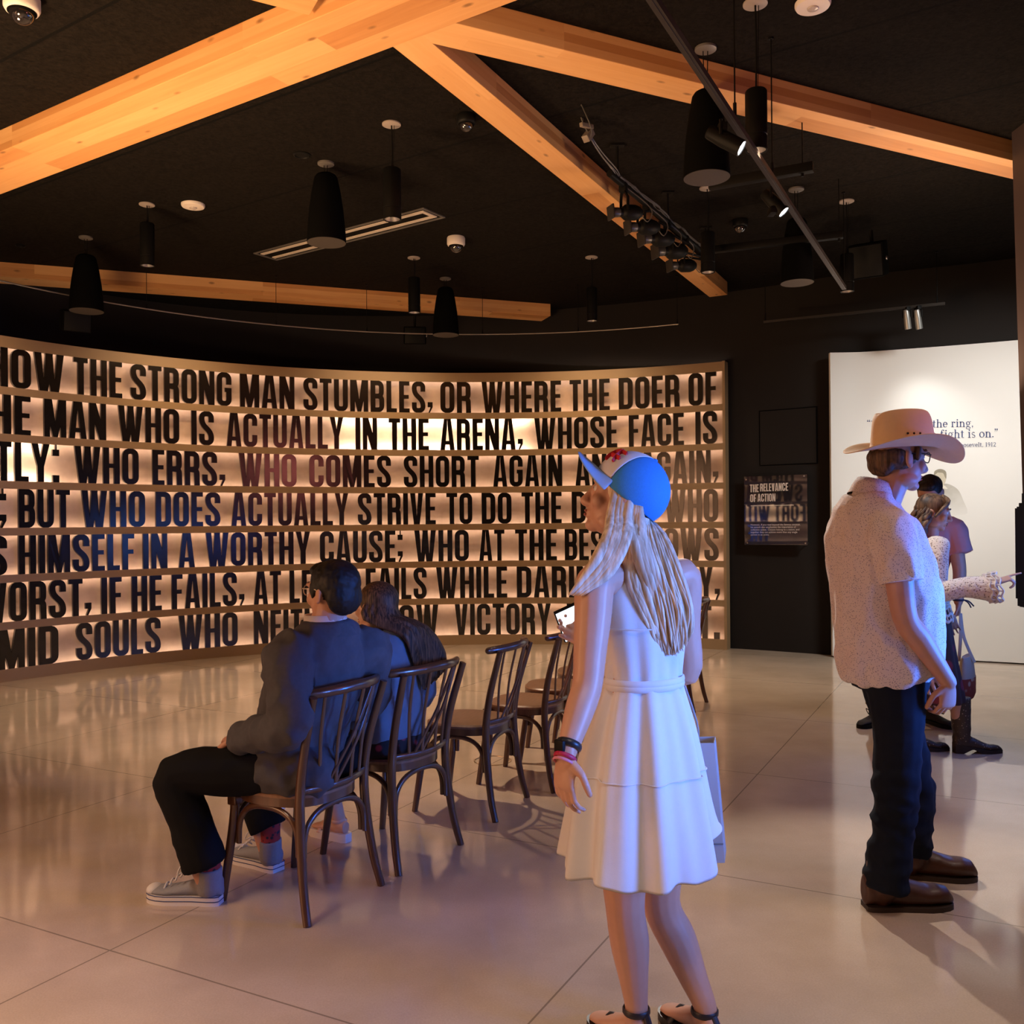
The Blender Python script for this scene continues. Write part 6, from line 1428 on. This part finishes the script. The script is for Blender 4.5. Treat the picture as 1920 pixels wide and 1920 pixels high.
# ------------------------------------------------------------------ 5  woman in the crochet top
def crochet_woman():
    f = V((0.94, -0.30, 0)).normalized(); rt = V((f.y, -f.x, 0)); lf = -rt
    t = thing('person', 'woman in an ivory crochet top and patterned cowboy boots, pointing to the right', 'person', (2.74, 5.98, 0))
    HCn = P(1750, 961, 5.93); fd = V((.90, -.36, -.20))
    sk = bmn(); Mx = head(sk, HCn, fd, .98, fem=True, nose=.5); neck = V((2.70, 5.95, 1.40)); hip = V((2.70, 5.98, .92))
    limb(sk, [neck + V((0, 0, -.05)), neck.lerp(HCn, .5), HCn + V((0, 0, -.05))], [.06, .05, .05])
    torso(sk, [(hip, .15, .11), (hip.lerp(neck, .5), .125, .09), (hip.lerp(neck, .85), .16, .09), (neck, .08, .055)], f)
    SR_, SL_ = V((2.685, 5.79, 1.335)), V((2.73, 6.12, 1.335)); ER, WR = P(1752, 1110, 5.70), P(1866, 1092, 5.62)
    limb(sk, [SR_, ER, WR], [.045, .038, .026]); limb(sk, [SL_, SL_ + V((.05, .04, -.27)), SL_ + V((.18, 0, -.45))], [.045, .038, .026])
    hand(sk, SL_ + V((.18, 0, -.45)), (.3, 0, -1), (.3, .9, 0), -1, .92, curl=(25, 35, 25))
    hand(sk, WR, P(1893, 1083.5, 5.60) - WR, (0, -.25, 1), -1, .95, curl=(55, 70, 40), fingers=((2, 3, 3), None, None, None), spread=2, tcurl=30)
    hL, hR = hip + lf * .08, hip + rt * .08; aR, aL = V((2.90, 5.95, .10)), V((2.62, 6.03, .10))
    limb(sk, [hR, V((2.83, 5.93, .50)), aR], [.085, .056, .036]); limb(sk, [hL, V((2.70, 6.05, .50)), aL], [.085, .056, .036])
    skin_obj(sk, t, M['skin2'], .005); face_parts(Mx, t)
    CR = speckle('ivory_crochet', (.74, .64, .57), (.26, .19, .16), 75, .24, .85, .6)
    b = bmn(); torso(b, [(hip + V((0, 0, .02)), .17, .135), (hip.lerp(neck, .35), .15, .115), (hip.lerp(neck, .65), .168, .118), (hip.lerp(neck, .86), .175, .10), (hip.lerp(neck, .97), .10, .07)], f)
    limb(b, [SR_ + lf * .05, SR_, SR_.lerp(ER, .5), ER, ER.lerp(WR, .45), ER.lerp(WR, .75) + V((0, 0, -.02)), WR + V((-.005, 0, -.03))], [.065, .07, .062, .058, .060, .074, .088], end=False)
    limb(b, [SL_ + rt * .05, SL_, SL_ + V((.05, .04, -.27)), SL_ + V((.15, 0, -.40))], [.065, .07, .06, .075], end=False)
    obj('crochet_top', union(b, .0075, 2, 31, .006, (7, 7, 7)), CR, t, ang=None, recalc=False)
    b = bmn(); d = (WR - ER).normalized(); c = WR + V((0, 0, -.03)); u = V((0, 0, 1)) - d * d.z; u.normalize(); v = d.cross(u)
    for k, r in ((-.045, .086), (-.015, .092), (.012, .093)):
        tube(b, [c + d * (k + .007 * math.sin(8 * q)) + (u * math.cos(q) + v * math.sin(q)) * r for q in [2 * math.pi * i / 48 for i in range(49)]], .008, 6, .6)
    for i in range(16):
        q = 2 * math.pi * i / 16; tube(b, [c - d * .045 + (u * math.cos(q) + v * math.sin(q)) * .087, c + d * .012 + (u * math.cos(q + .2) + v * math.sin(q + .2)) * .093], .006, 6)
    obj('lace_cuff', b, M['white'], t)
    b = bmn()
    for k, r in ((.0, .0), (-.045, .012), (-.085, .016)):
        tube(b, [hip + V((0, 0, .03 + k)) + rt * math.cos(q) * (.172 + r) + f * math.sin(q) * (.137 + r) + V((0, 0, .008 * math.sin(14 * q))) for q in [2 * math.pi * i / 84 for i in range(85)]], .009, 6, .6)
    for i in range(28):
        q = 2 * math.pi * i / 28; tube(b, [hip + V((0, 0, .03)) + rt * math.cos(q) * .172 + f * math.sin(q) * .137, hip + V((0, 0, -.055)) + rt * math.cos(q + .1) * .188 + f * math.sin(q + .1) * .153], .006, 6)
    obj('lace_hem', b, M['white'], t)
    b = bmn(); n = 60; rows = []
    for z, a, d_, cx in ((.95, .15, .12, 2.695), (.85, .17, .14, 2.695), (.70, .18, .15, 2.705), (.50, .19, .16, 2.73), (.36, .20, .17, 2.745), (.335, .20, .17, 2.745)):
        rows.append([b.verts.new(V((cx, 5.97, z)) + rt * math.cos(q) * (a + .014 * math.sin(10 * q) * (1 - z)) + f * math.sin(q) * (d_ + .014 * math.sin(10 * q) * (1 - z))) for q in [2 * math.pi * i / n for i in range(n)]])
    for A, B_ in zip(rows, rows[1:]):
        for i in range(n): b.faces.new((A[i], A[(i + 1) % n], B_[(i + 1) % n], B_[i]))
    shell('skirt', b, speckle('burgundy_print', (.028, .006, .010), (.16, .012, .03), 9, .26, .8), t, .004, 1)
    BT = speckle('tooled_boot_leather', (.045, .026, .016), (.32, .25, .18), 55, .13, .5); SO = mat('boot_heel', (.02, .012, .008), .5, var=.1)
    for heel, dd, an in (((2.853, 5.95, 0), (1, -.05), aR), ((2.545, 6.02, 0), (1, -.05), aL)):
        b = bmn(); so = bmn(); shoe(b, so, heel, dd, .305, .092, .055, .125, (an.x, an.y), .36, .058, .7, .022, heel_lift=.042); obj_b = obj('cowboy_boot', union(b, .006, 2, 7, .003, (14, 14, 14)), BT, t, ang=None, recalc=False); obj('heel', so, SO, obj_b)
    R3 = Mx.to_3x3().normalized(); b = bmn(); ell(b, Mx @ V((0, -.018, .038)), (.086, .098, .086), R3, 24, 16)
    rnd = random.Random(2)
    for i in range(54):
        q = rnd.uniform(-1, 1); ln = rnd.uniform(.20, .34); x = q * .088; y = -.02 - .07 * (1 - q * q) * rnd.uniform(.5, 1.1); z0 = .06 - .03 * abs(q); ph_ = rnd.uniform(0, 6)
        pts = [Mx @ V((x * .8, y, z0))] + [Mx @ V((x * (1 + .35 * k / 5) + .014 * math.sin(ph_ + k * 1.7), y * (1 + .15 * k / 5) - .004 * k + .014 * math.cos(ph_ + k * 1.9), z0 - ln * k / 6)) for k in range(1, 7)]
        tube(b, pts, [.011, .017, .018, .017, .015, .011, .003], 7, .7, k=3)
    for q in (-1, 1): tube(b, [Mx @ V(p) for p in ((0, .03, .118), (q * .05, .072, .085), (q * .085, .045, .03), (q * .092, .01, -.03))], [.012, .02, .02, .012], 8, .6, k=4)
    obj('hair', b, hair_mat('brown_curls', (.035, .018, .010), (.22, .125, .07), 14), t, ang=None)
crochet_woman()

# ------------------------------------------------------------------ 6  man in the mauve shirt
def mauve_man():
    f = V((-0.35, -0.94, 0)).normalized(); rt = V((f.y, -f.x, 0)); lf = -rt
    t = thing('person', 'man in a mauve short-sleeved shirt, mostly hidden behind the woman in crochet', 'person', (3.0, 6.75, 0))
    HCn = P(1744, 925, 6.70); fd = V((-.55, -.75, -.65)); neck = V((3.03, 6.75, 1.53)); hip = V((2.98, 6.78, .95))
    sk = bmn(); Mx = head(sk, HCn, fd, 1.04); limb(sk, [neck + V((0, 0, -.05)), HCn + V((0, 0, -.05))], [.07, .065]); torso(sk, [(hip, .15, .11), (hip.lerp(neck, .8), .17, .1), (neck, .08, .07)], f)
    SL_, SR_ = V((3.215, 6.68, 1.44)), V((2.84, 6.80, 1.44)); EL, WL = P(1799, 1070, 6.62), P(1797, 1128, 6.55)
    limb(sk, [SL_, SL_.lerp(EL, .6), EL, EL.lerp(WL, .6), WL], [.056, .052, .046, .042, .032])
    hand(sk, WL, (-.02, 0, -1), (.9, -.3, 0), 1, 1.03, curl=(55, 65, 40), spread=1)
    limb(sk, [SR_, SR_ + V((-.03, .03, -.3)), SR_ + V((-.05, -.1, -.5))], [.056, .046, .034]); hand(sk, SR_ + V((-.05, -.1, -.5)), (0, 0, -1), (-.9, -.3, 0), -1, 1.0)
    hL, hR = hip + lf * .09, hip + rt * .10; aL, aR = V((3.10, 6.82, .1)), V((2.685, 6.80, .1))
    limb(sk, [hL, aL], [.07, .04]); limb(sk, [hR, aR], [.07, .04]); skin_obj(sk, t, M['skin'], .0052); face_parts(Mx, t)
    MV = mat('mauve_cotton', (.55, .23, .22), .85, var=.1, scale=20, bump=.05, bscale=400)
    b = bmn(); torso(b, [(hip + V((0, 0, -.06)), .195, .145), (hip.lerp(neck, .3), .195, .15), (hip.lerp(neck, .7), .215, .14), (hip.lerp(neck, .86), .20, .115), (hip.lerp(neck, .97), .10, .08)], f)
    hm = SL_.lerp(EL, .58) + V((.025, 0, 0)); limb(b, [SL_ + rt * .06, SL_, SL_.lerp(hm, .5), hm], [.08, .085, .082, .086], end=False); hm2 = SR_ + V((-.03, .03, -.25)); limb(b, [SR_ + lf * .06, SR_, hm2], [.08, .085, .08], end=False)
    obj('shirt', union(b, .008, 3, 41, .010, (6, 6, 4), .001, 30), MV, t, ang=None, recalc=False)
    b = bmn(); torso(b, [(hip + V((0, 0, -.10)), .17, .125), (hip + V((0, 0, .04)), .17, .125)], f)
    limb(b, [hL + V((0, 0, -.05)), hL.lerp(aL, .5), aL + V((0, 0, .03))], [.105, .085, .075], end=False); limb(b, [hR + V((0, 0, -.05)), hR.lerp(aR, .5), aR + V((0, 0, .03))], [.105, .085, .075], end=False)
    obj('trousers', union(b, .009, 2, 6, .006, (7, 7, 9)), mat('tan_chino', (.34, .20, .07), .85, var=.12, scale=20), t, ang=None, recalc=False)
    for an, dd in ((aR, V((-.72, -.60, 0))), (aL, V((.25, -.95, 0)))):
        b = bmn(); so = bmn(); d = dd.normalized(); shoe(b, so, V((an.x, an.y, 0)) - d * .06, d, .29, .10, .055, .09, (an.x, an.y), .12, .052); sh = obj('shoe', union(b, .006, 2), mat('black_suede', (.014, .010, .010), .8, var=.2), t, ang=None, recalc=False); obj('shoe_sole', so, M['black'], sh)
        b = bmn(); c = V((an.x, an.y, .10)) + d * .07; tube(b, [c, c + d * .03 + V((-.02, 0, .03)), c + d * .05 + V((.01, 0, -.01)), c], .003, 6, k=4); tube(b, [c, c + d * .02 + V((.03, 0, .03)), c + d * .04 + V((.02, 0, -.01)), c], .003, 6, k=4); obj('laces', b, M['black'], sh)
    R3 = Mx.to_3x3().normalized(); b = bmn(); ell(b, Mx @ V((0, -.022, .044)), (.085, .098, .084), R3, 24, 16); ell(b, Mx @ V((0, .04, .088)), (.06, .045, .03), R3); obj('hair', union(b, .006, 2, 5, .004, (16, 16, 8)), hair_mat('dark_hair', (.008, .005, .004), (.03, .018, .012)), t, ang=None, recalc=False)
    b = bmn(); c = WL + V((0, 0, .012)); tube(b, [c + V((math.cos(q), math.sin(q), 0)) * .036 for q in [2 * math.pi * i / 24 for i in range(25)]], .007, 6, .6); tube(b, [c + V((.036, -.01, 0)), c + V((.07, -.01, -.01)), c + V((.105, -.01, -.045))], .005, 6, k=3); tube(b, [c + V((.036, -.01, 0)), c + V((.065, -.01, -.02)), c + V((.085, -.01, -.055))], .005, 6, k=3); obj('wristband', b, mat('navy_cord', (.015, .015, .035), .7, var=.1), t)
    # tote bag in his hand
    top = WL + V((0, -.03, -.10)); tb = thing('tote_bag', 'cream tote bag with a red print, hanging from the hand of the man in mauve', 'bag', V((top.x + .07, top.y, .40)))
    CN = mat('cream_canvas', (.55, .46, .37), .85, var=.06, scale=60, bump=.08, bscale=400)
    p0, p1 = P(1799, 1238, 6.45), P(1826, 1232, 6.45); q0, q1 = P(1799, 1325, 6.45), P(1829, 1290, 6.45)
    b = bmn(); g = V((.12, .18, 0)).normalized() * .30; c0 = (p0 + p1) / 2; c1 = (q0 + q1) / 2; ex = V((1, 0, 0))
    rings = [(V((c1.x, c1.y + .02, c1.z - .02)), ex * .030, g * .40), (V((c1.x, c1.y, c1.z + .03)), ex * .055, g * .5), ((c0 + c1) / 2, ex * .058, g * .5), (c0 + V((0, 0, -.02)), ex * .045, g * .48), (c0 + V((0, 0, .02)), ex * .028, g * .47)]
    loft(b, rings, 24); obj('bag_body', b, CN, tb)
    cc = (c0 + c1) / 2; b = bmn(); loft(b, [(V((c1.x, c1.y + .01, c1.z - .005)), ex * .048, g * .47), (V((c1.x, c1.y, c1.z + .03)), ex * .057, g * .515), (cc + V((0, 0, .01)), ex * .060, g * .515)], 24, cap=False); obj('print', b, speckle('red_bag_print', (.30, .05, .035), (.58, .44, .33), 16, .26, .8), tb)
    for k in (-1, 1):
        b = bmn(); tube(b, [top + V((0, 0, .02)), top.lerp(c0, .5) + V((k * .012 - .01, .0, 0)), c0 + V((k * .03, -.05 * k, -.02))], .012, 6, .3, k=4); obj('strap', b, CN, tb)
mauve_man()
